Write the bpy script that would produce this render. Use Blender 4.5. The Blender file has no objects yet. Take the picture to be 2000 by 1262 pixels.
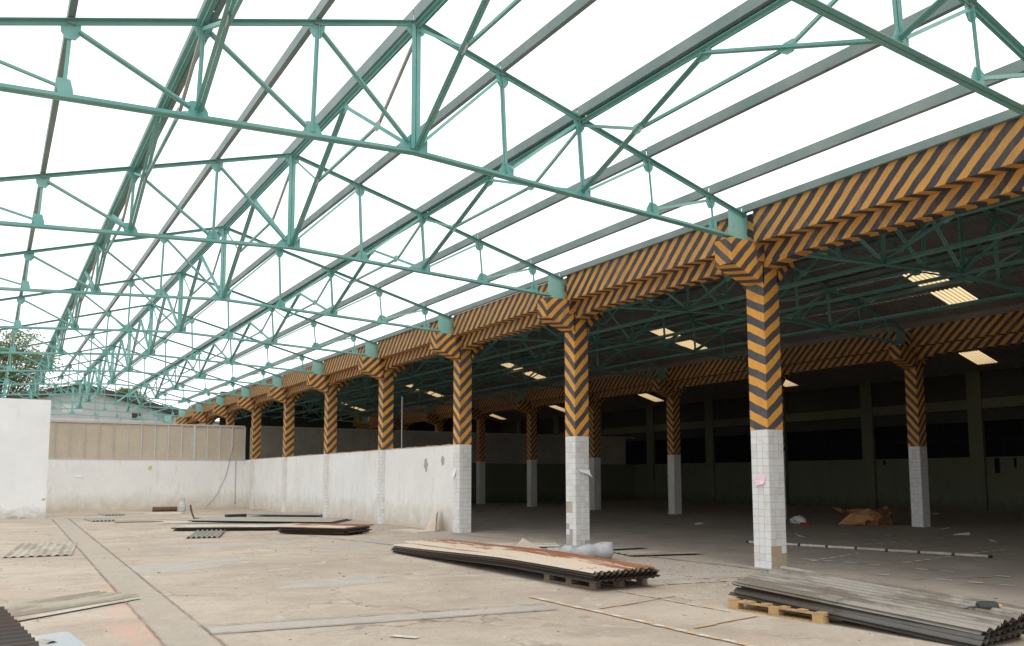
import bpy, bmesh, math, random
from mathutils import Vector, Matrix
import numpy as np
R = math.radians
random.seed(7)
SC = bpy.context.scene
COL = SC.collection

# ------------------------------------------------------------------ camera
F_PX, YAW, PITCH, ROLL, CY = 1640.65, R(31.86), R(5.395), R(-0.117), 777.74
fw = Vector((math.sin(YAW)*math.cos(PITCH), math.cos(YAW)*math.cos(PITCH), math.sin(PITCH)))
rt = Vector((math.cos(YAW), -math.sin(YAW), 0.0)); up = rt.cross(fw)
rt2 = rt*math.cos(ROLL)+up*math.sin(ROLL); up2 = up*math.cos(ROLL)-rt*math.sin(ROLL)
cd = bpy.data.cameras.new('camera'); cam = bpy.data.objects.new('camera', cd); COL.objects.link(cam)
cam.matrix_world = Matrix(((rt2.x, up2.x, -fw.x, 0), (rt2.y, up2.y, -fw.y, 0), (rt2.z, up2.z, -fw.z, 1.6), (0, 0, 0, 1)))
cd.sensor_width = 36; cd.lens = 36*F_PX/2000; cd.shift_y = (CY-631)/2000
cd.clip_start = 0.05; cd.clip_end = 2000
SC.camera = cam

# ------------------------------------------------------------------ light
w = bpy.data.worlds.new('World'); SC.world = w; w.use_nodes = True
nt = w.node_tree; nt.nodes.clear()
sky = nt.nodes.new('ShaderNodeTexSky'); sky.sky_type = 'NISHITA'; sky.sun_disc = False
sky.sun_elevation = R(58); sky.sun_rotation = R(200); sky.dust_density = 5; sky.air_density = 1.2; sky.ozone_density = 1
hs = nt.nodes.new('ShaderNodeHueSaturation'); hs.inputs['Saturation'].default_value = 0.25
mx = nt.nodes.new('ShaderNodeMix'); mx.data_type = 'RGBA'; mx.inputs['Factor'].default_value = 0.86
mx.inputs['B'].default_value = (12.2, 12.5, 12.7, 1)      # the even white cloud layer in front of the sky
bg = nt.nodes.new('ShaderNodeBackground'); bg.inputs['Strength'].default_value = 0.125
wo = nt.nodes.new('ShaderNodeOutputWorld')
nt.links.new(sky.outputs[0], hs.inputs['Color']); nt.links.new(hs.outputs[0], mx.inputs['A'])
nt.links.new(mx.outputs['Result'], bg.inputs['Color']); nt.links.new(bg.outputs[0], wo.inputs['Surface'])
sd = bpy.data.lights.new('sun', 'SUN'); sd.energy = 0.6; sd.angle = R(20); sd.color = (1, .96, .9)
so = bpy.data.objects.new('sun', sd); COL.objects.link(so)
so.rotation_euler = (R(32), 0, R(-20)); so.location = (0, 0, 40)
SC.view_settings.view_transform = 'Standard'; SC.view_settings.look = 'None'
SC.view_settings.exposure = 0.14; SC.view_settings.gamma = 1; SC.view_settings.use_curve_mapping = False

# ------------------------------------------------------------------ materials
def lin(*c):
    return tuple(((x/255)/12.92 if x/255 <= .04045 else ((x/255+.055)/1.055)**2.4) for x in c)
class NM:
    """small node-material writer"""
    def __init__(s, name, rough=.8, metal=0.0, spec=.3):
        s.m = bpy.data.materials.new(name); s.m.use_nodes = True; s.t = s.m.node_tree
        s.b = s.t.nodes['Principled BSDF']; s.b.inputs['Roughness'].default_value = rough
        s.b.inputs['Metallic'].default_value = metal; s.b.inputs['Specular IOR Level'].default_value = spec
    def n(s, kind, **kw):
        x = s.t.nodes.new(kind)
        for k, v in kw.items():
            if hasattr(x, k): setattr(x, k, v)
        return x
    def l(s, a, b): s.t.links.new(a, b)
    def coord(s, which='Object', scale=(1, 1, 1), rot=(0, 0, 0)):
        c = s.n('ShaderNodeTexCoord'); mp = s.n('ShaderNodeMapping'); mp.inputs['Scale'].default_value = scale
        mp.inputs['Rotation'].default_value = rot
        s.l(c.outputs[which], mp.inputs['Vector']); return mp.outputs[0]
    def world(s, scale=(1, 1, 1), rot=(0, 0, 0)):
        g = s.n('ShaderNodeNewGeometry'); mp = s.n('ShaderNodeMapping'); mp.inputs['Scale'].default_value = scale
        mp.inputs['Rotation'].default_value = rot
        s.l(g.outputs['Position'], mp.inputs['Vector']); return mp.outputs[0]
    def noise(s, vec, scale, detail=6, rough=.6, dist=0):
        x = s.n('ShaderNodeTexNoise'); x.inputs['Scale'].default_value = scale; x.inputs['Detail'].default_value = detail
        x.inputs['Roughness'].default_value = rough; x.inputs['Distortion'].default_value = dist
        s.l(vec, x.inputs['Vector']); return x.outputs['Fac']
    def ramp(s, fac, stops, interp='LINEAR'):
        x = s.n('ShaderNodeValToRGB'); x.color_ramp.interpolation = interp
        e = x.color_ramp.elements
        while len(e) < len(stops): e.new(.5)
        for i, (p, c) in enumerate(stops):
            e[i].position = p; e[i].color = (c[0], c[1], c[2], 1) if not isinstance(c, (int, float)) else (c, c, c, 1)
        s.l(fac, x.inputs['Fac']); return x.outputs['Color']
    def mix(s, fac, a, b, mode='MIX'):
        x = s.n('ShaderNodeMix'); x.data_type = 'RGBA'; x.blend_type = mode; x.clamp_factor = True
        for sock, v in ((x.inputs['Factor'], fac), (x.inputs['A'], a), (x.inputs['B'], b)):
            if hasattr(v, 'node'): s.l(v, sock)
            elif isinstance(v, (int, float)): sock.default_value = v
            else: sock.default_value = (v[0], v[1], v[2], 1)
        return x.outputs['Result']
    def math(s, op, a, b=None):
        x = s.n('ShaderNodeMath'); x.operation = op
        for i, v in enumerate((a, b)):
            if v is None: continue
            if hasattr(v, 'node'): s.l(v, x.inputs[i])
            else: x.inputs[i].default_value = v
        return x.outputs[0]
    def sep(s, vec):
        x = s.n('ShaderNodeSeparateXYZ'); s.l(vec, x.inputs[0]); return x.outputs
    def color(s, c):
        if hasattr(c, 'node'): s.l(c, s.b.inputs['Base Color'])
        else: s.b.inputs['Base Color'].default_value = (c[0], c[1], c[2], 1)
        return s
    def bump(s, h, strength=.3, dist=.01):
        x = s.n('ShaderNodeBump'); x.inputs['Strength'].default_value = strength; x.inputs['Distance'].default_value = dist
        s.l(h, x.inputs['Height']); s.l(x.outputs[0], s.b.inputs['Normal']); return s

def steel(name, c1, c2, c3, rough=.55, dirt=.5):
    m = NM(name, rough, 0, .35); v = m.world()
    a = m.noise(v, 1.3, 6); b = m.noise(v, 14, 6, .7)
    c = m.mix(m.ramp(a, [(.35, 0), (.7, 1)]), c1, c2)
    c = m.mix(m.ramp(b, [(.55, 0), (.75, dirt)]), c, c3)
    c = m.mix(m.ramp(m.noise(v, 4.2, 8, .75, .8), [(.63, 0), (.70, .7)]), c, (.17, .10, .06))
    m.color(c).bump(b, .15, .004); return m.m
M = {}
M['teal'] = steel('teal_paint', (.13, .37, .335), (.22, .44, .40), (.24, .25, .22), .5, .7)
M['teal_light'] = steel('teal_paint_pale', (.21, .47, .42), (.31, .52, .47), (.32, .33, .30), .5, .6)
M['purlin'] = steel('weathered_purlin_paint', (.15, .235, .225), (.25, .30, .285), (.25, .21, .18), .55, .7)
M['dull_light'] = steel('bare_primer', (.36, .38, .35), (.44, .46, .43), (.3, .24, .2), .6, .5)
M['white_bolt'] = NM('white_hook', .5).color((.8, .8, .78)).m

def stripes(name, o, d, wear):
    m = NM(name, .6, 0, .3)
    uvn = m.n('ShaderNodeUVMap'); uv = m.sep(uvn.outputs[0])
    v = m.world()
    wob = m.math('ADD', m.math('MULTIPLY', m.math('SUBTRACT', m.noise(v, 5, 3), .5), .13), m.math('MULTIPLY', m.math('SUBTRACT', m.noise(v, .9, 2), .5), .5))
    ph = m.math('FRACT', m.math('ADD', uv[0], wob))
    tri = m.math('ABSOLUTE', m.math('SUBTRACT', ph, .5))
    s = m.ramp(tri, [(.243, 1), (.257, 0)])
    n1 = m.noise(v, 1.7, 5); n2 = m.noise(v, 18, 6, .7); n3 = m.noise(v, 4.5, 8, .75)
    co = m.mix(m.ramp(n1, [(.3, 0), (.75, 1)]), o, tuple(x*.78 for x in o))
    cdk = m.mix(m.ramp(n1, [(.3, 0), (.75, 1)]), d, tuple(x*1.5 for x in d))
    c = m.mix(s, cdk, co)
    c = m.mix(m.ramp(n2, [(.5, 0), (.85, .35)]), c, (.16, .11, .08))
    c = m.mix(m.ramp(n3, [(.66, 0), (.74, wear)]), c, (.36, .33, .28))
    c = m.mix(m.ramp(m.noise(m.world((1, 1, .35)), 2.6, 8, .75, .3), [(.50, 0), (.68, .5)]), c, (.24, .17, .12))
    m.color(c).bump(n2, .2, .006); return m.m
M['stripe'] = stripes('orange_black_stripes', (.82, .385, .06), (.058, .060, .070), .45)
M['stripe_beam'] = stripes('dusty_orange_black_stripes', (.70, .35, .08), (.042, .044, .054), .6)

# floor
m = NM('worn_concrete_floor', .85, 0, .25); v = m.world(); P3 = m.sep(v)
big = m.noise(m.world((.6, .8, 1), (0, 0, .25)), .45, 5, .6, .6); mid = m.noise(m.world((1, 1.1, 1), (0, 0, -.2)), 1.0, 10, .74, .5)
fine = m.noise(v, 22, 8, .75); streak = m.noise(m.world((.7, 1.1, 1), (0, 0, .9)), 1.3, 9, .75, .9)
c = m.mix(m.ramp(big, [(.3, 0), (.7, 1)]), (.385, .31, .24), (.53, .445, .35))
c = m.mix(m.ramp(mid, [(.46, 0), (.64, .65)]), c, (.33, .275, .22))
c = m.mix(m.ramp(streak, [(.5, 0), (.75, .35)]), c, (.55, .49, .41))
c = m.mix(m.ramp(m.noise(v, .55, 3), [(.56, 0), (.75, .3)]), c, (.55, .36, .27))
c = m.mix(m.ramp(m.noise(m.world((1, 1.2, 1), (0, 0, .15)), 3.0, 10, .8, .8), [(.55, 0), (.68, .5)]), c, (.25, .215, .18))
c = m.mix(m.ramp(m.noise(v, 1.9, 6, .7, 1.5), [(.57, 0), (.66, .45)]), c, (.60, .57, .52))
c = m.mix(m.ramp(fine, [(.50, 0), (.74, .65)]), c, (.21, .175, .14))
c = m.mix(m.ramp(m.noise(v, 60, 3, .6), [(.62, 0), (.7, .5)]), c, (.16, .13, .11))
ax = m.math('SUBTRACT', P3[0], m.math('ADD', .75, m.math('MULTIPLY', P3[1], .075)))
bandp = m.math('MULTIPLY', m.ramp(m.math('ABSOLUTE', ax), [(.12, 1), (.42, 0)]), m.ramp(m.math('MULTIPLY', P3[1], .05), [(.72, 1), (.95, 0)]))
c = m.mix(m.math('MULTIPLY', bandp, m.ramp(m.noise(m.world((1.4, .5, 1)), 2.2, 8, .75, .5), [(.42, 0), (.6, .75)])), c, (.60, .34, .26))
vo = m.n('ShaderNodeTexVoronoi'); vo.feature = 'DISTANCE_TO_EDGE'; vo.inputs['Scale'].default_value = .42
wv = m.n('ShaderNodeVectorMath'); wv.operation = 'ADD'
nz = m.n('ShaderNodeTexNoise'); nz.inputs['Scale'].default_value = 2.3; nz.inputs['Detail'].default_value = 7; m.l(v, nz.inputs['Vector'])
ws = m.n('ShaderNodeVectorMath'); ws.operation = 'SCALE'; ws.inputs['Scale'].default_value = .8; m.l(nz.outputs['Color'], ws.inputs[0])
m.l(v, wv.inputs[0]); m.l(ws.outputs[0], wv.inputs[1]); m.l(wv.outputs[0], vo.inputs['Vector'])
c = m.mix(m.math('MULTIPLY', m.ramp(vo.outputs['Distance'], [(.0, .75), (.006, .5), (.014, 0)]), m.ramp(m.noise(v, .35, 2), [(.48, 0), (.6, 1)])), c, (.17, .135, .11))
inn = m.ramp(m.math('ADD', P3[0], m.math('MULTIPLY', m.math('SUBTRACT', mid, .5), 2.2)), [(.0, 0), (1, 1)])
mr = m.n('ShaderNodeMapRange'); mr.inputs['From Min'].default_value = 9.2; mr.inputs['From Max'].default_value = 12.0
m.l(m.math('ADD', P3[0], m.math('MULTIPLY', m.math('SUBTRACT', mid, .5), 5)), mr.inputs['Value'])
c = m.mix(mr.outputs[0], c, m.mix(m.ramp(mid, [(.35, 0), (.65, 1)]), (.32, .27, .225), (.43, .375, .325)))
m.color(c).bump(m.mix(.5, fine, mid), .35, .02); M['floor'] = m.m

def plaster(name, base, dirt, low=.9, stain=.5, hscale=1):
    m = NM(name, .85, 0, .2); v = m.world(); p = m.sep(v)
    a = m.noise(v, .8, 6, .65); b = m.noise(m.world((1, 1, .18)), 3.2, 7, .7); f = m.noise(v, 30, 6, .7)
    c = m.mix(m.ramp(a, [(.35, 0), (.7, .7)]), base, tuple(x*.86 for x in base))
    c = m.mix(m.ramp(b, [(.56, 0), (.78, stain)]), c, dirt)
    g = m.n('ShaderNodeMapRange'); g.inputs['From Min'].default_value = low*hscale; g.inputs['From Max'].default_value = 0
    m.l(m.math('ADD', p[2], m.math('MULTIPLY', m.math('SUBTRACT', m.noise(v, 2.2, 6, .7), .5), 1.4)), g.inputs['Value'])
    c = m.mix(m.math('MULTIPLY', g.outputs[0], .8), c, dirt)
    c = m.mix(m.ramp(m.noise(m.world((2.4, 2.4, .35)), 1.7, 8, .75, .4), [(.58, 0), (.68, stain*.9)]), c, dirt)
    c = m.mix(m.ramp(f, [(.55, 0), (.8, .25)]), c, dirt)
    m.color(c).bump(f, .2, .005); return m.m
M['white_wall'] = plaster('white_painted_plaster', (.82, .81, .79), (.52, .45, .34))
M['left_wall'] = plaster('flat_white_plaster', (.78, .785, .775), (.45, .42, .37), .5, .15)
M['far_wall'] = plaster('old_grey_plaster', (.50, .49, .47), (.30, .26, .23), 5, .8)
M['far_band'] = plaster('pale_grey_plaster', (.62, .62, .60), (.34, .30, .27), 5, .6)
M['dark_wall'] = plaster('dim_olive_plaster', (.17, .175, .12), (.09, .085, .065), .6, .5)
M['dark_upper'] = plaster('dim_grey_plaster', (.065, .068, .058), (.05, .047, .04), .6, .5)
M['coping'] = plaster('bare_brick_edge', (.45, .33, .25), (.30, .2, .15), .1, .6)
M['window_bar'] = NM('black_window_bar', .8).color((.02, .02, .022)).m  # near black, so the bars merge with the dark openings
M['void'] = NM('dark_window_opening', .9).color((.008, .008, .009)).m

def speck(name, c1, c2, sc=6, rough=.8, metal=0, c3=None, bump=.15):
    m = NM(name, rough, metal, .3); v = m.world()
    a = m.noise(v, sc, 7, .7); b = m.noise(v, sc*6, 5, .7)
    c = m.mix(m.ramp(a, [(.38, 0), (.66, 1)]), c1, c2)
    if c3: c = m.mix(m.ramp(b, [(.55, 0), (.7, .8)]), c, c3)
    m.color(c).bump(b, bump, .004); return m.m
M['panel'] = speck('beige_board', (.48, .41, .315), (.54, .465, .36), .9, .8, 0, (.43, .37, .29), .05)
M['panel_dim'] = speck('shaded_grey_board', (.36, .34, .29), (.44, .41, .34), .9, .8, 0, (.28, .25, .21), .05)  # board colour darkened to stand for the unlit nave
M['stud'] = speck('galvanised_stud', (.52, .55, .58), (.62, .64, .65), 3, .45, .2)
M['rail'] = speck('grey_rail', (.45, .42, .38), (.55, .52, .48), 3, .6)
M['tile'] = speck('white_glazed_tile', (.74, .745, .75), (.68, .68, .67), 1.3, .35, 0, (.60, .55, .47), .03)
M['tile2'] = speck('cream_glazed_tile', (.72, .71, .68), (.62, .60, .56), 1.8, .35, 0, (.50, .44, .35), .03)
M['grout'] = speck('dirty_grout', (.38, .33, .28), (.50, .45, .39), 5)
M['cement'] = speck('stained_cement', (.42, .38, .30), (.45, .30, .13), 4, .9, 0, (.30, .25, .2))
M['roof'] = speck('dark_corrugated_roof_sheet', (.24, .225, .21), (.30, .28, .26), 1.5, .8)
M['rooftile'] = speck('old_brown_roof_tile', (.05, .042, .038), (.10, .07, .06), 1.5, .9)
M['wood'] = speck('pallet_wood', (.47, .31, .15), (.36, .23, .11), 3, .8, 0, (.25, .15, .08))
M['wood_old'] = speck('greyed_pallet_wood', (.30, .22, .15), (.22, .16, .11), 3, .8, 0, (.1, .07, .05))
def sheetmat(name, base, dark, rust, ramt, metal=.3, rough=.45):
    m = NM(name, rough, metal, .4); o = m.coord('Object')
    a = m.noise(m.coord('Object', (3.2, .5, 1)), 1.2, 7, .7, .4); b = m.noise(o, 9, 6, .7)
    c = m.mix(m.ramp(b, [(.4, 0), (.7, .5)]), base, dark)
    if name.startswith('rusty'): a = m.math('ADD', a, m.math('MULTIPLY', m.math('SUBTRACT', m.sep(o)[0], .12), .26))
    c = m.mix(m.ramp(a, [(.50-.1*ramt, 0), (.60-.1*ramt, min(1, ramt*1.9))]), c, m.mix(b, rust, tuple(x*.5 for x in rust)))
    m.color(c); return m.m
M['sheet_rust'] = sheetmat('rusty_cream_roof_sheet', (.56, .46, .35), (.44, .35, .26), (.32, .11, .04), .72, 0, .75)
M['sheet_dark'] = sheetmat('dark_brown_underside_sheet', (.055, .045, .038), (.035, .035, .03), (.09, .05, .03), .4, 0, .6)
M['sheet_teal'] = sheetmat('teal_edged_sheet', (.16, .24, .21), (.08, .11, .10), (.12, .08, .05), .4, .2, .5)
M['sheet_alu'] = sheetmat('dull_aluminium_sheet', (.31, .28, .24), (.24, .21, .18), (.19, .15, .11), .45, .35, .42)
M['sheet_grey'] = sheetmat('dark_weathered_sheet', (.11, .10, .088), (.07, .066, .06), (.08, .06, .045), .5, .35, .45)
M['sheet_olive'] = sheetmat('olive_grey_sheet', (.34, .33, .27), (.28, .27, .22), (.42, .40, .36), .4, .1, .6)
M['sheet_white'] = sheetmat('chalky_white_sheet', (.56, .53, .46), (.48, .45, .38), (.42, .36, .28), .4, 0, .7)
M['sheet_blue'] = sheetmat('blue_grey_sheet', (.42, .455, .47), (.37, .40, .41), (.50, .5, .48), .3, .1, .5)
M['sheet_green'] = sheetmat('pale_green_sheet', (.43, .385, .30), (.38, .34, .265), (.38, .31, .24), .5, 0, .7)
M['board'] = speck('broken_fibreboard', (.52, .43, .33), (.62, .55, .46), 4)
M['plastic'] = speck('grey_plastic_film', (.36, .365, .37), (.48, .485, .49), 5, .35, 0, None, .4)
M['card'] = speck('brown_cardboard', (.36, .17, .08), (.46, .27, .12), 2.2, .85, 0, (.22, .10, .05))
M['paper'] = NM('white_paper', .8).color((.78, .79, .84)).m
M['pink'] = NM('pink_paper', .8).color((.82, .58, .66)).m
M['bagm'] = speck('white_plastic_bag', (.60, .61, .64), (.75, .75, .77), 6, .5)
M['red'] = NM('red_rag', .8).color((.45, .05, .04)).m
M['black'] = speck('black_plastic', (.03, .033, .04), (.05, .05, .055), 5, .4)
M['yellow'] = NM('yellow_cap', .5).color((.75, .45, .03)).m
M['rustpipe'] = speck('rusty_pipe', (.13, .075, .05), (.2, .12, .08), 4)
M['tank'] = speck('grey_tank_paint', (.48, .48, .46), (.6, .6, .58), 5, .5)
M['cable'] = NM('grey_cable', .6).color((.22, .21, .2)).m
M['blue'] = NM('blue_cloth', .8).color((.03, .08, .22)).m
M['whitepipe'] = NM('white_pipe', .5).color((.6, .6, .58)).m
M['mark_white'] = speck('worn_white_floor_paint', (.66, .61, .54), (.47, .41, .34), 14, .8, 0, (.42, .36, .29))
M['mark_orange'] = speck('worn_orange_floor_paint', (.60, .38, .20), (.48, .37, .26), 14, .8, 0, (.44, .36, .27))
M['mark_pink'] = speck('faded_red_floor_paint', (.56, .39, .31), (.50, .42, .34), 3.6, .85, 0, (.40, .34, .28))
M['patch'] = speck('grey_screed_patch', (.45, .40, .34), (.38, .34, .29), 2.6, .85, 0, (.27, .25, .23))
M['strip'] = speck('trench_infill_concrete', (.42, .36, .29), (.37, .315, .25), 2.6, .85, 0, (.26, .22, .19))
M['crack'] = speck('dark_joint', (.22, .175, .14), (.36, .30, .25), 9)
M['dirt'] = speck('loose_debris', (.10, .08, .06), (.2, .17, .14), 7)
M['ground'] = speck('dusty_ground', (.30, .26, .21), (.36, .32, .27), .3)
M['bark'] = speck('tree_bark', (.12, .09, .07), (.2, .16, .12), 4, .9)
def leaf(name, a, b):
    m = NM(name, .6, 0, .2); v = m.world(); n = m.noise(v, 1.2, 3)
    c = m.mix(m.ramp(n, [(.35, 0), (.65, 1)]), a, b); m.color(c)
    tr = m.n('ShaderNodeBsdfTranslucent'); m.l(c, tr.inputs['Color']); ms = m.n('ShaderNodeMixShader'); ms.inputs[0].default_value = .6
    m.l(m.b.outputs[0], ms.inputs[1]); m.l(tr.outputs[0], ms.inputs[2])
    out = [x for x in m.t.nodes if x.type == 'OUTPUT_MATERIAL'][0]; m.l(ms.outputs[0], out.inputs['Surface']); return m.m
M['leaf'] = leaf('green_leaves', (.15, .24, .09), (.19, .24, .11))
M['leaf2'] = leaf('yellow_green_leaves', (.17, .21, .05), (.12, .19, .06))
m = NM('translucent_roof_sheet', .5)
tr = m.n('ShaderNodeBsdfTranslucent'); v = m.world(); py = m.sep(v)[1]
vl = m.ramp(m.math('SINE', m.math('MULTIPLY', py, 2*math.pi/.135)), [(0, (.50, .33, .16)), (.35, (.85, .66, .38))])  # corrugation shading painted into the colour, darker along the valleys
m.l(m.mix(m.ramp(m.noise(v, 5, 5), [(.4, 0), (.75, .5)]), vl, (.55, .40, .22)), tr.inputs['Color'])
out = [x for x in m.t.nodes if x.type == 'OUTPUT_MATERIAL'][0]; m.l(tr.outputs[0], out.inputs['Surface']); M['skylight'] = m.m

# ------------------------------------------------------------------ mesh helpers
def link(name, me, parent=None, loc=None):
    o = bpy.data.objects.new(name, me); COL.objects.link(o)
    if parent is not None: o.parent = parent
    if loc is not None: o.location = loc
    return o
class MB:
    def __init__(s): s.v = []; s.f = []; s.uv = []; s.smooth = False
    def face(s, pts, uv=None):
        i = len(s.v); s.v += [tuple(p) for p in pts]; s.f.append(tuple(range(i, i+len(pts)))); s.uv.append(uv or [(0, 0)]*len(pts))
    def poly(s, vs, fs):
        i = len(s.v); s.v += [tuple(p) for p in vs]
        for f in fs: s.f.append(tuple(j+i for j in f)); s.uv.append([(0, 0)]*len(f))
    def box(s, a, b, mat=None):
        x0, y0, z0 = a; x1, y1, z1 = b
        vs = [Vector(p) for p in ((x0, y0, z0), (x1, y0, z0), (x1, y1, z0), (x0, y1, z0), (x0, y0, z1), (x1, y0, z1), (x1, y1, z1), (x0, y1, z1))]
        if mat is not None: vs = [mat @ p for p in vs]
        s.poly(vs, [(0, 3, 2, 1), (4, 5, 6, 7), (0, 1, 5, 4), (1, 2, 6, 5), (2, 3, 7, 6), (3, 0, 4, 7)]); return s
    def prism(s, prof, p0, p1, upv=(0, 0, 1)):
        p0 = Vector(p0); p1 = Vector(p1); d = (p1-p0).normalized(); u = Vector(upv)
        sd_ = d.cross(u)
        if sd_.length < 1e-4: sd_ = d.cross(Vector((0, 1, 0)))
        sd_.normalize(); u = sd_.cross(d).normalized(); n = len(prof)
        vs = [p+sd_*a+u*b for p in (p0, p1) for a, b in prof]
        fs = [tuple(range(n-1, -1, -1)), tuple(range(n, 2*n))]+[(i, (i+1) % n, (i+1) % n+n, i+n) for i in range(n)]
        s.poly(vs, fs); return s
    def tube(s, pts, r, seg=8, caps=True):
        pts = [Vector(p) for p in pts]; rings = []
        rr = r if isinstance(r, (list, tuple)) else [r]*len(pts)
        for i, p in enumerate(pts):
            d = (pts[min(i+1, len(pts)-1)]-pts[max(i-1, 0)]).normalized()
            a = d.cross(Vector((0, 0, 1)))
            if a.length < .05: a = d.cross(Vector((0, 1, 0)))
            a.normalize(); b = a.cross(d)
            rings.append([p+(a*math.cos(t)+b*math.sin(t))*rr[i] for t in [2*math.pi*k/seg for k in range(seg)]])
        vs = [q for g in rings for q in g]; fs = []
        for i in range(len(rings)-1):
            for k in range(seg): fs.append((i*seg+k, i*seg+(k+1) % seg, (i+1)*seg+(k+1) % seg, (i+1)*seg+k))
        if caps: fs += [tuple(range(seg-1, -1, -1)), tuple(range((len(rings)-1)*seg, len(rings)*seg))]
        s.poly(vs, fs); return s
    def mesh(s, name, mat):
        me = bpy.data.meshes.new(name); me.from_pydata(s.v, [], s.f)
        uvl = me.uv_layers.new(name='UVMap'); flat = [c for f in s.uv for p in f for c in p]
        uvl.data.foreach_set('uv', flat)
        for mm in (mat if isinstance(mat, list) else [mat]): me.materials.append(mm)
        if s.smooth: me.polygons.foreach_set('use_smooth', [True]*len(me.polygons))
        me.update(); return me
    def build(s, name, mat, parent=None, loc=None): return link(name, s.mesh(name, mat), parent, loc)
def tag(o, label=None, cat=None, group=None, kind=None):
    if label: o['label'] = label
    if cat: o['category'] = cat
    if group: o['group'] = group
    if kind: o['kind'] = kind
    return o
def empty(name, loc, label, cat, group=None, rz=0):
    o = link(name, None, None, loc); o.rotation_euler = (0, 0, rz); o.empty_display_size = .2; return tag(o, label, cat, group)
def tree_copy(o, parent=None, kids={}):
    c = o.copy(); COL.objects.link(c)
    if parent is not None: c.parent = parent
    for ch in kids.get(o.name, []): tree_copy(ch, c, kids)
    return c
def kidmap():
    k = {}
    for o in COL.objects:
        if o.parent: k.setdefault(o.parent.name, []).append(o)
    return k
def struct(name, mb, mat): return tag(mb.build(name, mat), kind='structure')
def noise_pts(n, amp): return [random.uniform(-amp, amp) for _ in range(n)]
ORD = ['first', 'second', 'third', 'fourth', 'fifth', 'sixth', 'seventh', 'eighth', 'ninth', 'tenth', 'eleventh', 'twelfth', 'thirteenth', 'fourteenth']

# ------------------------------------------------------------------ the grid
BAY = 5.68
def YK(k): return {0: 4.95, 1: 10.435, 2: 16.197, 3: 21.925, 4: 27.61, 5: 33.298, 6: 39.0, 7: 44.69, 8: 50.37}.get(k, 50.37+BAY*(k-8) if k > 8 else 4.95+BAY*k)
XA, XB, XC = 11.89, 25.52, 39.15                  # centre lines of the three column rows
RA, RB, RCX = 4.88, 18.45, 32.1                   # ridges of the open bay, the middle nave and the far nave

# ------------------------------------------------------------------ ground and floor
g = MB(); g.face([(-600, -600, -.02), (600, -600, -.02), (600, 600, -.02), (-600, 600, -.02)]); struct('ground', g, M['ground'])
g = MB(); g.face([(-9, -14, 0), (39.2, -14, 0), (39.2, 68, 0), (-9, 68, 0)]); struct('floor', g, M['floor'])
def strip_sheet(name, pts, mat, z=.004, jitter=0.0, n=1):
    """flat ragged sheet on the floor: pts = 4 corners (a-b one long edge, d-c the other)"""
    a, b, c, d = [Vector((p[0], p[1], 0)) for p in pts]; mb = MB(); L = []; Q = []
    for i in range(n+1):
        t = i/n; p = a.lerp(b, t); q = d.lerp(c, t); e = (q-p).normalized()
        L.append(p+e*random.uniform(-jitter, jitter)); Q.append(q+e*random.uniform(-jitter, jitter))
    for i in range(n): mb.face([(L[i].x, L[i].y, z), (L[i+1].x, L[i+1].y, z), (Q[i+1].x, Q[i+1].y, z), (Q[i].x, Q[i].y, z)])
    for f in range(len(mb.f)):
        pass
    return struct(name, mb, mat)
strip_sheet('trench_strip', [(2.25, 38), (1.42, 4), (1.86, 4), (2.78, 38)], M['strip'], .004, .02, 60)
for dx0, dx1 in ((2.22, 1.39), (2.80, 1.88)):
    strip_sheet('floor_joint', [(dx0, 38), (dx1, 4), (dx1+.014, 4), (dx0+.03, 38)], M['crack'], .016, .009, 160)
strip_sheet('screed_strip', [(2.0, 9.62), (6.0, 8.95), (5.95, 8.55), (2.0, 9.12)], M['patch'], .003, .03, 26)
strip_sheet('floor_joint', [(2.0, 9.66), (6.05, 8.97), (6.05, 8.95), (2.0, 9.63)], M['crack'], .016, .008, 40)
strip_sheet('floor_joint', [(2.0, 9.12), (5.95, 8.53), (5.95, 8.50), (2.0, 9.09)], M['crack'], .016, .008, 40)
strip_sheet('floor_joint', [(7.6, 23.0), (8.6, 16.4), (8.62, 16.4), (7.65, 23.0)], M['crack'], .016, .02, 40)
strip_sheet('floor_joint', [(11.4, 7.9), (11.4, 21.7), (11.44, 21.7), (11.45, 7.9)], M['crack'], .016, .02, 60)
def blob(name, cx, cy, rx, ry, mat, z=.004, rot=0):
    mb = MB(); n = 26; p = []
    ph = [random.uniform(0, 6.28) for _ in range(4)]
    for i in range(n):
        t = 2*math.pi*i/n; r = 1+.16*math.sin(2*t+ph[0])+.12*math.sin(3*t+ph[1])+.08*math.sin(5*t+ph[2])+random.uniform(-.06, .06)
        x, y = rx*r*math.cos(t), ry*r*math.sin(t); p.append((cx+x*math.cos(rot)-y*math.sin(rot), cy+x*math.sin(rot)+y*math.cos(rot), z))
    mb.face(p); return struct(name, mb, mat)
blob('screed_patch', 4.7, 12.6, 1.1, .5, M['patch'], .002, .2); blob('screed_patch', 3.1, 16.5, 1.3, .8, M['patch'], .002, .5)
blob('screed_patch', 7.9, 19.5, 1.2, .9, M['patch'], .002, .2); blob('screed_patch', 9.6, 10.3, 1.3, .45, M['patch'], .002, -.3)
blob('screed_patch', 5.0, 21, 1.5, .7, M['patch'], .002, 0)
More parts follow.
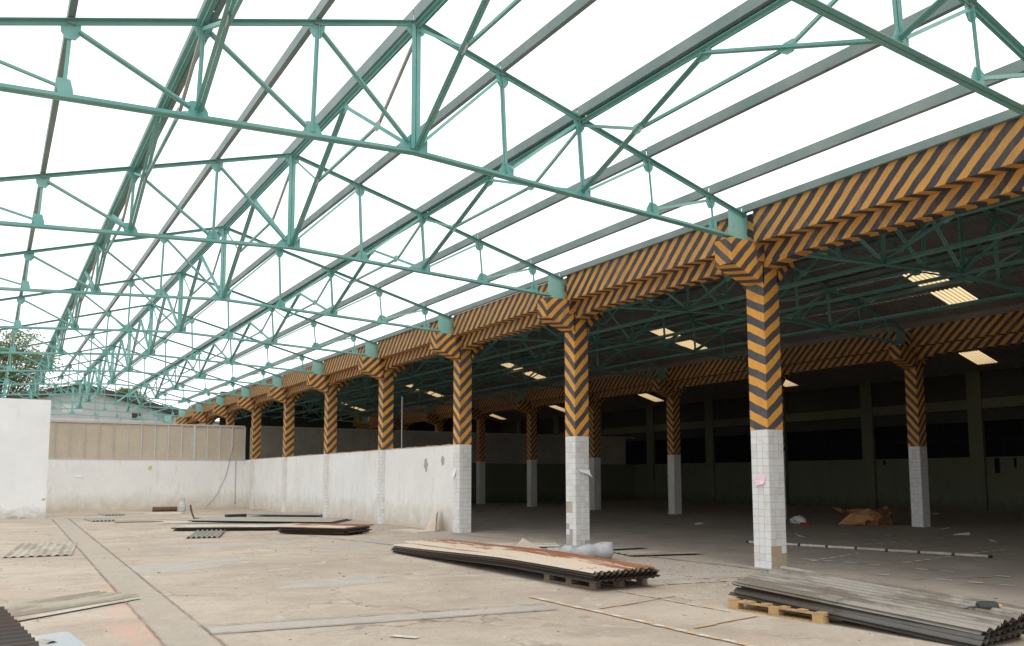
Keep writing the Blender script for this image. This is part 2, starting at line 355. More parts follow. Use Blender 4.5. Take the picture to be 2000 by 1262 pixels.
# painted dashes
def dashes(x0, y0, x1, y1, mats, ln=.2, gap=.0, wd=.07, drop=.1, name='floor_marking'):
    a = Vector((x0, y0, 0)); b = Vector((x1, y1, 0)); L = (b-a).length; d = (b-a)/L; e = Vector((-d.y, d.x, 0)); t = 0; k = 0
    mb = [MB() for _ in mats]
    while t < L-.05:
        l = ln*random.uniform(.8, 1.15)
        if random.random() > drop:
            ww = wd*random.uniform(.75, 1.1); o = e*random.uniform(-.012, .012)
            p = [a+d*t-e*ww*.5+o, a+d*(t+l*.5)-e*ww*.55+o, a+d*(t+l)-e*ww*.5+o, a+d*(t+l*.97)+e*ww*.5+o, a+d*(t+l*.5)+e*ww*.45+o, a+d*(t+.02)+e*ww*.5+o]
            mb[k % len(mats)].face([(q.x, q.y, .012) for q in p])
        k += 1; t += l+gap
    for q, mm in zip(mb, mats):
        if q.f: struct(name, q, mm)
W_, O_ = M['mark_white'], M['mark_orange']
dashes(6.26, 9.6, 6.2, 4.2, [O_, W_], .19, 0, .1, .08)
dashes(7.62, 9.5, 7.56, 7.2, [W_, O_], .25, .02, .045, .1)
dashes(6.4, 8.3, 7.6, 8.55, [O_], .4, 0, .045, .05); dashes(6.43, 6.72, 7.4, 6.86, [O_], .4, 0, .05, .05)
dashes(8.5, 9.67, 11.3, 9.1, [W_, O_], .2, .03, .07, .15)
dashes(10.2, 9.75, 10.8, 9.1, [W_], .2, .12, .06, .1)
WI = speck('pale_floor_paint', (.80, .77, .70), (.66, .60, .52), 12)
dashes(13.0, 10.65, 15.7, 11.35, [WI], .28, .14, .10, .12)
dashes(13.6, 11.15, 13.95, 6.6, [WI], .26, .2, .12, .08)
dashes(14.5, 9.6, 19, 10.15, [WI], .28, .16, .10, .15); dashes(15.5, 12.5, 21, 12.9, [WI], .3, .25, .08, .3)
dashes(10.9, 8.6, 13.5, 7.6, [O_, W_], .25, .03, .07, .2); dashes(9.2, 7.2, 11.2, 7.4, [O_, W_], .25, .03, .06, .2)
dashes(12.4, 9.2, 12.9, 6.2, [WI], .25, .22, .10, .15)
dashes(3.55, 8.05, 3.75, 7.75, [W_], .3, 0, .1, 0); dashes(9.5, 11.9, 9.9, 8.8, [W_], .2, .2, .06, .3)
# debris scattered on the floor: chips and grit
mb = MB()
for _ in range(1500):
    if random.random() < .45: x, y = random.uniform(.2, 12), random.uniform(4.5, 30)
    else: x, y = random.uniform(9, 24), random.uniform(5, 26)
    s = random.uniform(.003, .011)*(1.9 if random.random() < .05 else 1); a = random.uniform(0, 6.28)
    mb.box((-s*1.4, -s*.8, 0), (s*1.4, s*.8, s*.5), Matrix.Translation((x, y, 0)) @ Matrix.Rotation(a, 4, 'Z'))
tag(mb.build('floor_debris', M['dirt']), 'small dark chips and grit scattered over the concrete floor', 'debris', kind='stuff')
mb = MB()
for _ in range(420):
    x, y = random.gauss(10.2, .9), random.uniform(7.5, 12)
    s = random.uniform(.006, .018); a = random.uniform(0, 6.28)
    mb.box((-s, -s*.7, 0), (s, s*.7, s*.6), Matrix.Translation((x, y, 0)) @ Matrix.Rotation(a, 4, 'Z'))
tag(mb.build('gravel', M['grout']), 'loose pale gravel along the foot of the nearest tiled column', 'gravel', kind='stuff')

# ------------------------------------------------------------------ steel sections
def angle_pair(p0, p1, h, mat, name, parent, t=.007, gap=.006, flip=False, single=False, meshonly=False):
    """two steel angles back to back (T shape); legs at the bottom unless flip"""
    mb = MB(); s = -1 if flip else 1
    for sg in ((1,) if single else (1, -1)):
        pr = [(gap*sg, -h/2*s), ((gap+h)*sg, -h/2*s), ((gap+h)*sg, (-h/2+t)*s), ((gap+t)*sg, (-h/2+t)*s), ((gap+t)*sg, h/2*s), (gap*sg, h/2*s)]
        if (sg > 0) == (s > 0): pr = pr[::-1]
        mb.prism(pr, p0, p1)
    return mb.build(name, mat, parent)
def channel(p0, p1, w_, h, t, mat, name, parent, side=1):
    pr = [(-w_/2*side, -h/2), (w_/2*side, -h/2), (w_/2*side, -h/2+t), ((-w_/2+t)*side, -h/2+t), ((-w_/2+t)*side, h/2-t), (w_/2*side, h/2-t), (w_/2*side, h/2), (-w_/2*side, h/2)]
    if side > 0: pr = pr[::-1]
    return MB().prism(pr, p0, p1).build(name, mat, parent)
def plate(pts, y, t, mat, name, parent, axis='y'):
    """flat steel plate: pts (x,z) polygon, thickness t about y"""
    mb = MB(); n = len(pts)
    f = (lambda a, b, c: (a, c, b)) if axis == 'y' else (lambda a, b, c: (c, a, b))
    vs = [f(a, b, y-t/2) for a, b in pts]+[f(a, b, y+t/2) for a, b in pts]
    mb.poly(vs, [tuple(range(n)), tuple(range(2*n-1, n-1, -1))]+[(i, i+n, (i+1) % n+n, (i+1) % n) for i in range(n)])
    return mb.build(name, mat, parent)

# node positions relative to (ridge x, 0, 0)
D = 1.44
NB = {0: (0, 6.165)}; NT = {0: (0, 8.05)}
for n in range(1, 5):
    NB[n] = (n*D+[0, .075, .085, .075, .04][n], 6.165-.047*n); NT[n] = (n*D+.005*(2-n), 8.05-.2633*n*D)
    NB[-n] = (-n*D-.04, 6.165-.075*n); NT[-n] = (-n*D, 8.05-.293*n*D)
XE = 6.45                                        # where the top chord ends on the column head
SLR, SLL = .2633, .293
def build_truss(mat, matl):
    root = link('roof_truss', None)
    zR = lambda x: 8.05-SLR*x; zL = lambda x: 8.05-SLL*x
    angle_pair((0, 0, 8.05), (XE+.14, 0, zR(XE+.14)), .06, mat, 'top_chord', root, flip=True)
    angle_pair((0, 0, 8.05), (-XE-.14, 0, zL(XE+.14)), .06, mat, 'top_chord', root, flip=True)
    angle_pair((0, 0, 6.165), (6.25, 0, 5.91), .064, mat, 'bottom_chord', root)
    angle_pair((0, 0, 6.165), (-6.25, 0, 5.79), .064, mat, 'bottom_chord', root)
    for n in range(-4, 5):
        a, b = NT[n], NB[n]
        angle_pair((a[0], 0, a[1]-.03), (b[0], 0, b[1]+.03), .062 if n == 0 else .043, mat, 'post', root, single=(abs(n) in (3, 4)))
    for n in range(1, 5):
        for s in (1, -1):
            a, b = NT[n*s], NB[(n-1)*s]; dx = b[0]-a[0]; dz = b[1]-a[1]
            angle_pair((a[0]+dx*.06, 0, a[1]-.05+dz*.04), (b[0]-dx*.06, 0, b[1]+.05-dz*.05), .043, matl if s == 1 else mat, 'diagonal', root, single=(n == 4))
    for n in range(-4, 5):
        b = NB[n]; s = 1 if n >= 0 else -1; w_ = .14 if -3 < n < 4 else .10
        hh = .17 if n else .24; w_ = .22 if n == 0 else w_
        plate([(b[0]-w_*(1 if s > 0 else .6), b[1]-.035), (b[0]+w_*(1 if s < 0 else .9), b[1]-.035), (b[0]+w_*.9, b[1]+hh*(.8 if s > 0 else .35)), (b[0]+.06, b[1]+hh), (b[0]-.06, b[1]+hh), (b[0]-w_*.9, b[1]+hh*(.8 if s < 0 else .35))], 0, .011, mat, 'gusset_plate', root)
        a = NT[n]; sl = -SLR if n > 0 else SLL if n < 0 else 0; w_ = .11 if n else .15
        plate([(a[0]-w_, a[1]-w_*sl+.03), (a[0]-w_*(.9 if s > 0 else .9), a[1]-.13), (a[0]-.05, a[1]-.2), (a[0]+.05, a[1]-.2), (a[0]+w_*.9, a[1]-.13), (a[0]+w_, a[1]+w_*sl+.03)], 0, .011, mat, 'gusset_plate', root)
    for s, sl in ((1, SLR), (-1, SLL)):
        z1, z2 = 8.05-sl*6.19, 8.05-sl*6.6
        zb = 5.84 if s > 0 else 5.73
        pts = [(6.19, zb), (6.19, z1+.02), (6.74, z2), (6.68, z2-.15), (6.64, z2-.3), (6.66, zb)]
        if s < 0: pts = [(-a, b) for a, b in pts][::-1]
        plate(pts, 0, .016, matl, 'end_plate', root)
        mb = MB(); mb.box((6.15*s if s > 0 else -6.62, -.12, zb-.02), (6.62 if s > 0 else -6.15, .12, zb+.004)); mb.build('base_plate', mat, root)
    return root
# purlins, continuous along the building
def purlin(x, z, y0, y1, label, grp, hgt=.16, wd=.07, double=False, mat='purlin', hooks=(), side=1, group='purlins running along the building'):
    r = empty('purlin', (x, y0, z), label, 'purlin', grp)
    ys = [y0]+[YK(k) for k in range(-1, 12) if y0 < YK(k) < y1]+[y1]
    for a, b in zip(ys, ys[1:]):
        dz = random.uniform(-.006, .006)
        channel((0, a-y0+.01, dz), (0, b-y0-.01, dz), wd, hgt, .006, M[mat], 'channel', r, side)
        if double: channel((wd+.03, a-y0+.01, dz-.012), (wd+.03, b-y0-.01, dz-.012), wd, hgt, .006, M[mat], 'channel', r, -side)
    for k in range(-1, 12):
        y = YK(k)
        if y0 < y < y1:
            MB().box((-.05, -.035, -hgt/2-.07), (.05, .035, -hgt/2+.0)).build('cleat', M[mat], r, (0, y-y0, 0))
    for k in hooks:
        pts = [(0, 0, 0), (0, -.02, .05), (.0, -.06, .07), (0, -.10, .05), (0, -.11, 0)]
        MB().tube(pts, .017, 6).build('hook_bolt', M['white_bolt'], r, (wd/2+.03, YK(k)-y0-.05, hgt/2-.03))
    return r
def bracing(x, zt, zb, y0, y1, label, mats, bottom=False, grp=None, wide=False):
    r = empty('bracing_frame', (x, y0, zb), label, 'bracing frame', grp); L = y1-y0; H = zt-zb
    B0, B1, T0, T1 = (0, .03, .06), (0, L-.03, .06), (0, .05, H-.1), (0, L-.05, H-.1)
    Mm = (0, L/2, H-.09)
    q_ = random.uniform(-.02, .02); J0 = (q_, L*.25, H*.5-.02); J1 = (-q_, L*.75, H*.5-.02)
    mt, ml, md = mats
    angle_pair((0, .05, H-.06), (0, L-.05, H-.06), .055, mt, 'top_chord', r, flip=True)
    angle_pair(B0, Mm, .045, mt, 'diagonal', r); angle_pair(B1, Mm, .045, mt, 'diagonal', r)
    for a, b, q in ((T0, J0, ml), (J0, J1, mt), (J1, T1, mt)):
        angle_pair(a, b, .042, q, 'tie', r, single=True)
    angle_pair((0, L/2-.02, H-.1), (0, L*.5+.0, H-.1), .05, mt, 'tie', r) if False else None
    for (yy, zz, ww) in ((L*.25, H*.5-.02, .13), (L*.75, H*.5-.02, .13), (L/2, H-.12, .17)):
        plate([(yy-ww, zz-.035), (yy-ww*.5, zz+.07), (yy+ww*.6, zz+.07), (yy+ww, zz-.03), (yy+ww*.3, zz-.09), (yy-ww*.4, zz-.09)], 0, .01, ml if zz < H*.6 else mt, 'gusset_plate', r, 'x')
    if bottom: angle_pair((0, .05, .0), (0, L-.05, .0), .075, mt, 'bottom_tie', r)
    return r

# ------------------------------------------------------------------ striped columns, beams
def phase_face(mb, pts, fn): mb.face(pts, [(fn(*p), 0) for p in pts])
def shaft(x0, x1, y0, y1, z0, z1, slope, per, off=0, ls=1.0):
    mb = MB()
    def ph(d, s=1.0): return lambda x, y, z: (z-slope*s*d(x, y))/per+off
    W2 = x1-x0
    for (q, d) in ((((x0, y1), (x0, y0)), lambda x, y: y-y0), (((x0, y0), (x1, y0)), lambda x, y: x-x0),
                   (((x1, y0), (x1, y1)), lambda x, y: W2-(y-y0)), (((x1, y1), (x0, y1)), lambda x, y: W2-(x-x0))):
        (ax, ay), (bx, by) = q
        phase_face(mb, [(ax, ay, z0), (bx, by, z0), (bx, by, z1), (ax, ay, z1)], ph(d, ls if (ax == bx == x0) else 1.0))
    phase_face(mb, [(x0, y0, z1), (x1, y0, z1), (x1, y1, z1), (x0, y1, z1)], lambda x, y, z: 0)
    phase_face(mb, [(x0, y1, z0), (x1, y1, z0), (x1, y0, z0), (x0, y0, z0)], lambda x, y, z: 0)
    return mb
def corbel(sgn, slope, per, off, out=.98, low=5.36):
    """bracket carrying the truss end; local x out from the column centre by sgn"""
    xo, xi = -out*sgn, -.17*sgn; y = .2; zt = 5.81; mb = MB()
    prof = [(xo, zt), (xo, low), (xo+.22*sgn, low-.09), (-.2*sgn, 5.08), (xi, 5.05), (xi, zt)]
    s = slope
    f = lambda x, yy, z: (z-s*abs(x-xo))/per+off
    fe = lambda x, yy, z: (z-s*(yy+y))/per+off
    fb = lambda x, yy, z: (z+s*0-s*abs(x-xo)-.4*(yy+y))/per+off
    a = [(p[0], -y, p[1]) for p in prof]; b = [(p[0], y, p[1]) for p in prof]; n = len(prof)
    A = a if sgn > 0 else a[::-1]; Bq = b[::-1] if sgn > 0 else b
    phase_face(mb, A, f); phase_face(mb, Bq, f)
    for i in range(n):
        j = (i+1) % n; q = [a[i], b[i], b[j], a[j]]
        if sgn < 0: q = q[::-1]
        phase_face(mb, q, fe if i == 0 else fb)
    return mb
tile_me = MB().box((-.0615, -.004, -.0615), (.0615, .004, .0615)).mesh('tile', M['tile'])
tile_me2 = MB().box((-.0615, -.004, -.0615), (.0615, .004, .0615)).mesh('tile', M['tile2'])
def tiled_base(parent, rows, individual, missing=(), both=True, joined=False):
    H = rows*.1285
    MB().box((-.192, -.192, 0), (.192, .192, H)).build('tile_backing', M['grout'], parent)
    mbj = MB(); mbj2 = MB()
    for f, rz in (('x', R(90)), ('y', 0), ('X', R(90)), ('Y', 0)):
        for i in range(3):
            for j in range(rows):
                if (f, i, j) in missing: continue
                u = -.13+.13*i; z = .064+.1285*j
                o = -.196 if f in 'xy' else .196
                pos = (o, u, z) if f in 'xX' else (u, o, z)
                if individual and f in 'xy':
                    t = bpy.data.objects.new('tile', tile_me if random.random() > .3 else tile_me2); COL.objects.link(t); t.parent = parent
                    t.location = pos; t.rotation_euler = (random.uniform(-.008, .008), random.uniform(-.01, .01), rz+random.uniform(-.012, .012))
                else:
                    mm = Matrix.Translation(pos) @ Matrix.Rotation(rz, 4, 'Z')
                    (mbj if random.random() > .3 else mbj2).box((-.0615, -.004, -.0615), (.0615, .004, .0615), mm)
    for q, mt in ((mbj, M['tile']), (mbj2, M['tile2'])):
        if q.f: tag(q.build('tiles', mt, parent), kind='stuff')
def column(x, k, label, rows=20, slope=.85, per=.32, individual=False, missing=(), row='A', ctop=5.47, z0=None):
    y = YK(k); r = empty('striped_column', (x, y, 0), label, 'column', 'striped columns of the front row' if row == 'A' else 'striped columns of the inner row')
    hb = rows*.1285
    if individual or (row == 'A' and k <= 5) or (row == 'B' and k <= 3): tiled_base(r, rows, individual, missing)
    else: MB().box((-.2, -.2, 0), (.2, .2, hb)).build('tiled_base', M['tile2'], r)
    off = random.uniform(0, 1)
    shaft(-.2, .2, -.2, .2, hb, ctop, slope, per, off, {1: .62, 2: .9}.get(k, .85)).build('painted_shaft', M['stripe'], r)
    for s in (1, -1): corbel(s, .95, .29, off+.3, .98 if s > 0 else .66, 5.36 if s > 0 else 5.48).build('corbel', M['stripe'], r)
    # block of the beam over the column head
    shaft(-.34, .34, -.205, .205, ctop, 6.362, slope, per, off).build('head_block', M['stripe_beam'], r)
    return r
mis1 = {('y', 0, 0), ('y', 1, 0), ('y', 2, 0), ('y', 0, 1), ('y', 1, 1), ('y', 2, 1), ('y', 0, 2), ('y', 1, 2)}
mis2 = {('x', 1, 6), ('x', 2, 6), ('x', 1, 7), ('x', 2, 7), ('x', 2, 0), ('x', 1, 0), ('x', 2, 1), ('x', 1, 2), ('x', 2, 3), ('y', 2, 0), ('x', 1, 1)}
labA = {0: 'striped column standing nearest to the viewer, beyond the right edge of the view',
        1: 'black and orange striped column with a pink paper on its white tiled base',
        2: 'striped column with a white folded paper and missing tiles on its base',
        3: 'striped column at the open end of the low white wall',
        4: 'striped column with dark water stains down its base, one bay behind the wall end',
        5: 'striped column rising from the middle of the low white wall',
        6: 'striped column between the middle of the low wall and the corner column',
        7: 'striped column beside the inner corner where the low wall meets the back wall',
        8: 'striped column just behind the beige panelled wall, its head showing over it',
        9: 'far striped column with its head over the fourth panel from the corner',
        10: 'most distant striped column head above the beige panelled wall'}
for k in range(0, 11):
    c = column(XA, k, labA[k], 19 if k == 1 else 20, {1: .78, 2: 1.1}.get(k, .95+.1*(k % 2)), {1: .315, 2: .35}.get(k, .34), individual=k in (1, 2, 3),
               missing=mis1 if k == 1 else mis2 if k == 2 else ())
    if k == 1: MB().box((-.196, -.197, 0), (.196, -.19, .40)).build('cement_patch', M['cement'], c)
labB = {1: 'striped inner column nearest the right edge, in the dark nave', 2: 'striped inner column beside the cardboard heap', 3: 'inner striped column almost hidden behind the pink paper column',
        4: 'inner striped column standing third from the right in the gap between the two nearest columns', 5: 'inner striped column just right of the column with missing tiles',
        6: 'inner striped column left of the column with missing tiles', 7: 'inner striped column just right of the low wall end',
        8: 'inner striped column seen in the dark over the low wall', 9: 'most distant inner striped column in the dark', }
for k in range(1, 10): column(XB, k, labB[k], 20, 1.25, .30, row='B')

def beam(x, y0, y1, label, grp, ends=range(-2, 11)):
    r = empty('gutter_beam', (x, 0, 5.4), label, 'concrete beam', grp)
    per = .317
    def box_s(a, b, off, z0sign=1, parent=r, name='trough'):
        (x0, ya, z0), (x1, yb, z1) = a, b; mb = MB(); z0 -= 5.4; z1 -= 5.4
        side = lambda X, Y, Z: (Y+Z)/per+off
        top = lambda X, Y, Z: (Y+z1)/per+off
        bot = lambda X, Y, Z: (Y+z0-.0+.45*min(abs(X-x0), abs(X-x1)))/per+off
        phase_face(mb, [(x0, yb, z0), (x0, ya, z0), (x0, ya, z1), (x0, yb, z1)], side)
        phase_face(mb, [(x1, ya, z0), (x1, yb, z0), (x1, yb, z1), (x1, ya, z1)], side)
        phase_face(mb, [(x0, ya, z0), (x1, ya, z0), (x1, ya, z1), (x0, ya, z1)], lambda X, Y, Z: (Z+abs(X-x0))/per)
        phase_face(mb, [(x1, yb, z0), (x0, yb, z0), (x0, yb, z1), (x1, yb, z1)], lambda X, Y, Z: (Z+abs(X-x0))/per)
        xm = (x0+x1)/2
        phase_face(mb, [(x0, yb, z0), (xm, yb, z0), (xm, ya, z0), (x0, ya, z0)], bot)
        phase_face(mb, [(xm, yb, z0), (x1, yb, z0), (x1, ya, z0), (xm, ya, z0)], bot)
        phase_face(mb, [(x0, ya, z1), (x1, ya, z1), (x1, yb, z1), (x0, yb, z1)], top)
        return mb.build(name, M['stripe_beam'], parent)
    ks = [k for k in ends if YK(k) < y1]
    for k in ks:
        ya, yb = YK(k)+.21, min(YK(k+1)-.21, y1)
        if yb-ya < .5: continue
        o = random.uniform(-.06, .06)
        box_s((-.42, ya, 5.78), (.42, yb, 6.37), o)
        # lower web, deeper near the columns
        box_s((-.15, ya, 5.49), (.15, yb, 5.777), o+.30, name='web')
        for yy, sg in ((ya, 1), (yb, -1)):
            mb = MB(); zz = 5.487-5.4; L_ = .75; h_ = .12
            for sx in (-.145, .145):
                q = [(sx, yy, zz), (sx, yy, zz-h_), (sx, yy+L_*sg, zz)]
                if (sx < 0) == (sg > 0): q = q[::-1]
                phase_face(mb, q, lambda X, Y, Z: (Y+Z)/per+o+.38)
            q = [(-.145, yy, zz-h_), (.145, yy, zz-h_), (.145, yy+L_*sg, zz), (-.145, yy+L_*sg, zz)]
            if sg > 0: q = q[::-1]
            phase_face(mb, q, lambda X, Y, Z: (Y+.3*abs(X))/per+o+.38)
            mb.build('haunch', M['stripe_beam'], r)
    return r
beam(XA, -12, 62, 'long black and orange striped gutter beam over the front row of columns', 'striped gutter beams')
beam(XB, -12, 66, 'dim striped gutter beam over the inner row of columns in the dark nave', 'striped gutter beams')

# ------------------------------------------------------------------ trusses
KT = list(range(-1, 12))
t0 = build_truss(M['teal'], M['teal_light']); K = kidmap()
names = {-1: 'teal steel roof truss passing behind and above the viewer', 0: 'nearest teal steel roof truss, crossing only the top right of the view',
         1: 'large teal roof truss resting on the column with the pink paper', 2: 'teal roof truss resting on the column with missing tiles',
         3: 'teal roof truss resting on the column at the open end of the low wall'}
for k in KT:
    t = t0 if k == -1 else tree_copy(t0, None, K)
    t.location = (RA, YK(k), 0); t.rotation_euler = (random.uniform(-.003, .003), 0, random.uniform(-.002, .002))
    tag(t, names.get(k, 'teal roof truss of the roofless bay, %s in line counted from the pink paper column' % ORD[k-1 if k > 0 else 0]), 'roof truss', 'teal trusses over the roofless bay')
for xr, nm, ks, grp in ((RB, 'roofed middle nave', range(0, 12), 'teal trusses under the dark roof'),):
    for k in ks:
        t = tree_copy(t0, None, K); t.location = (xr, YK(k)+.0, 0)
        tag(t, 'teal roof truss under the dark roof of the middle nave, %s from the right' % ORD[k], 'roof truss', grp)
del t0
pos_name = {-4: 'along the far left slope', -3: 'on the left slope, left of the doubled one', -2: 'doubled on the left slope', -1: 'between the doubled left one and ridge', 0: 'along the open ridge',
            1: 'next right of the ridge', 2: 'doubled on the right slope', 3: 'between the doubled right one and the lowest', 4: 'second above the striped gutter beam'}
Y0P, Y1P = -8, 59.5
for n in range(-4, 5):
    x = RA+NT[n][0]; z = NT[n][1]+.045+.08
    hk = (1, 2, 3) if n >= 1 else ()
    purlin(x, z, Y0P, Y1P, 'green roof purlin of the roofless bay, %s' % pos_name[n], 'purlins of the roofless bay', .16 if n else .2, .075, n in (2, -2), hooks=hk)
purlin(RA+6.57, 6.445, Y0P, Y1P, 'lowest grey green purlin lying along the top of the striped gutter beam', 'purlins of the roofless bay', .13, .09, hooks=(1, 2, 3))
mats = (M['teal'], M['teal_light'], M['purlin']); mats2 = (M['teal'], M['dull_light'], M['purlin'])
for n, nm in ((-2, 'under the doubled left purlin'), (0, 'under the open ridge'), (2, 'under the doubled right purlin')):
    for k in range(-1, 10):
        x = RA+NT[n][0]+(.03 if n >= 0 else -.03)
        bracing(x, NT[n][1]+.0, NB[n][1], YK(k), YK(k+1), 'zigzag bracing frame %s, in bay %s from the viewer' % (nm, ORD[k+1]), mats2 if n <= 0 else mats, grp='bracing frames of the roofless bay')
for n in (-2, 0, 2):
    for k in range(0, 11):
        bracing(RB+NT[n][0], NT[n][1], NB[n][1], YK(k), YK(k+1), 'dark nave bracing frame %s, %s bay from the right' % ({-2: 'on the near slope', 0: 'under the ridge', 2: 'on the far slope'}[n], ORD[k]), mats, True, grp='bracing frames of the dark nave')
for n in range(-4, 5):
    purlin(RB+NT[n][0], NT[n][1]+.12, -8, 64, 'dark purlin under the roof of the middle nave, %s from its near edge' % ORD[n+4], 'purlins of the dark nave', .13, .07)

# ------------------------------------------------------------------ corrugated roofs of the two closed naves, with light panels
def slope_z(xr, x): return 8.30-.268*abs(x-xr)
def wave_grid(x0, x1, y0, y1, zf, pitch=.135, amp=.02, per=4, dz=0):
    nw = max(2, int(round((y1-y0)/pitch*per))); mb = MB(); vs = []; fs = []
    for i in range(nw+1):
        y = y0+(y1-y0)*i/nw; dzv = amp*math.sin(2*math.pi*y/pitch)+dz
        vs += [(x0, y, zf(x0)+dzv), (x1, y, zf(x1)+dzv)]
        if i: a = 2*(i-1); fs.append((a, a+2, a+3, a+1))
    mb.poly(vs, fs); return mb
def nave_roof(xr, xe0, xe1, label, sky_x, sky_y, sky_w=.9, y1=65.0):
    r = empty('corrugated_roof', (xr, 0, 0), label, 'roof')
    zf = lambda x: slope_z(xr, x+xr)
    wave_grid(xe0-xr, 0, -12, y1, zf).build('roof_sheeting', M['roof'], r)
    xs = [0]; 
    for a, b in sky_x: xs += [a-xr, b-xr]
    xs.append(xe1-xr); holes = {(a-xr, b-xr) for a, b in sky_x}
    for a, b in zip(xs, xs[1:]):
        if (a, b) in holes:
            y = -12.0
            for c in sky_y:
                wave_grid(a, b, y, c-sky_w/2, zf).build('roof_sheeting', M['roof'], r)
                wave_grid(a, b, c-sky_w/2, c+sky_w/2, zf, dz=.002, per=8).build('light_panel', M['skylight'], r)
                y = c+sky_w/2
            wave_grid(a, b, y, y1, zf).build('roof_sheeting', M['roof'], r)
        else: wave_grid(a, b, -12, y1, zf).build('roof_sheeting', M['roof'], r)
    MB().prism([(-.2, -.06), (0, 0.0), (.2, -.06), (.2, -.04), (0, .02), (-.2, -.04)], (0, -12, 8.36), (0, y1, 8.36)).build('ridge_cap', M['roof'], r)
    return r
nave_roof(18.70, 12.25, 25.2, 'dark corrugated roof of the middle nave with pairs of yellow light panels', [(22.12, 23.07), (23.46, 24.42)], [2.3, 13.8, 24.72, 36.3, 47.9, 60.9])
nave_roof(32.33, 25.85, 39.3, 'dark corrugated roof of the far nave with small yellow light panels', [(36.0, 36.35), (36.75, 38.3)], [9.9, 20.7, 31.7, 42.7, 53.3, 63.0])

for xx, nm in ((XB-.35, 'near'), (XB+.35, 'far')):  # added boards that stop sky light leaking in over the inner gutter
    tag(MB().box((xx-.015, -12, 6.372), (xx+.015, 65, 6.75)).build('light_gap_fascia', M['roof']), 'dark fascia board added to block light on the %s side of the inner gutter' % nm, 'fascia')
# ------------------------------------------------------------------ walls
def wall_box(a, b, mat, name, parent=None): return MB().box(a, b).build(name, mat, parent)
# low white wall between the front columns, from the third column to the back wall
r = empty('low_white_wall', (XA, 22, 0), 'low white wall running between the front columns to the back wall', 'wall')
for k in range(3, 7):
    ya, yb = YK(k)+.2-22, YK(k+1)-.2-22
    wall_box((-.10, ya, 0), (.05, yb, 2.565), M['white_wall'], 'wall_bay', r)
    n = 34; vs = []; mb = MB()
    for i in range(n):
        a = ya+(yb-ya)*i/n; b = ya+(yb-ya)*(i+1)/n; h = random.uniform(.012, .045)
        mb.box((-.105, a, 2.565), (.055, b, 2.567+h))
    mb.build('coping', M['coping'], r)
wall_box((-.10, YK(7)+.2-22, 0), (.05, 46.2-22, 2.565), M['white_wall'], 'wall_bay', r)
for (y, z, sy, sz, rot) in ((24.15, 2.02, .13, .22, .3), (23.0, 2.12, .12, .16, -.3)):
    mb = MB(); p = []
    for i in range(11):
        t = 2*math.pi*i/11; q = 1+random.uniform(-.25, .2); p.append((-.1035, y-22-sy*q*math.cos(t), z+sz*q*math.sin(t)))
    mb.face(p); mb.build('worn_patch', M['patch'], r)
# back wall: white base and beige boards with studs
YW = 46.2
r = empty('back_wall', (5, YW, 0), 'back wall of the roofless bay, white below with a band of beige boards above', 'wall')
wall_box((-8-5, 0, 0), (XA-.10-5, .2, 2.57), M['white_wall'], 'wall_base', r)
wall_box((-8-5, -.015, 2.52), (XA-.12-5, .1, 2.60), M['rail'], 'bottom_rail', r)
wall_box((-8-5, -.03, 4.33), (XA-.2-5, .12, 4.41), M['rail'], 'top_rail', r)
xs = [2.66+.645*i for i in range(-16, 15)]
pan = MB().box((0, 0, 0), (.64, .02, 1.73)).mesh('board', M['panel'])
for i, x in enumerate(xs[:-1]):
    o = link('board', pan, r, (x+.003-5, .03+random.uniform(0, .012), 2.6)); o.rotation_euler = (random.uniform(-.004, .004), 0, random.uniform(-.008, .008))
for i, x in enumerate(xs):
    wdt = [.045, .06, .1, .05][i % 4] if x > 7 else .035
    wall_box((x-wdt/2-5, -.02, 2.6), (x+wdt/2-5, .028, 4.33), M['stud'] if x > 5.4 else M['rail'], 'stud', r)
wall_box((.32+xs[-1]-5+.0, 0, 2.6), (xs[-1]-5+.34, .1, 4.33), M['panel_dim'], 'end_post', r)
mb = MB(); p = [(7.0-5+.11*math.cos(t)*(1+random.uniform(-.3, .3)), -.003, 2.13+.16*math.sin(t)*(1+random.uniform(-.7, .3))) for t in [i*.7 for i in range(9)]]
mb.face(p[::-1]); mb.build('green_stain', speck('yellow_green_stain', (.5, .55, .12), (.6, .6, .3), 4), r)
# the same wall carried on across the dark nave
r = empty('dark_partition', (18, YW, 0), 'dim board partition across the far end of the roofed naves', 'wall')
wall_box((XA+.25-18, 0, 0), (XC-.2-18, .15, 2.5), M['dark_wall'], 'wall_base', r)
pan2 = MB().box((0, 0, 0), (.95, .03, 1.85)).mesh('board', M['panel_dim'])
x = XA+.25
while x < XC-1.2:
    link('board', pan2, r, (x-18, .03+random.uniform(0, .03), 2.5)); x += .965
wall_box((XA+.25-18, -.03, 4.35), (XC-.2-18, .1, 4.43), M['rail'], 'top_rail', r)
# end walls of the closed naves
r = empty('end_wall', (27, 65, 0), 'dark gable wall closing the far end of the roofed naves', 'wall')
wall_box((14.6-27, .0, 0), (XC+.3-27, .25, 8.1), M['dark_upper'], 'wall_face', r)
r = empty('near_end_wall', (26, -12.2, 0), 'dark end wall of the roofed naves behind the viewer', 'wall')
wall_box((XA+.3-26, -.25, 0), (XC+.3-26, 0, 8.4), M['dark_upper'], 'wall_face', r)
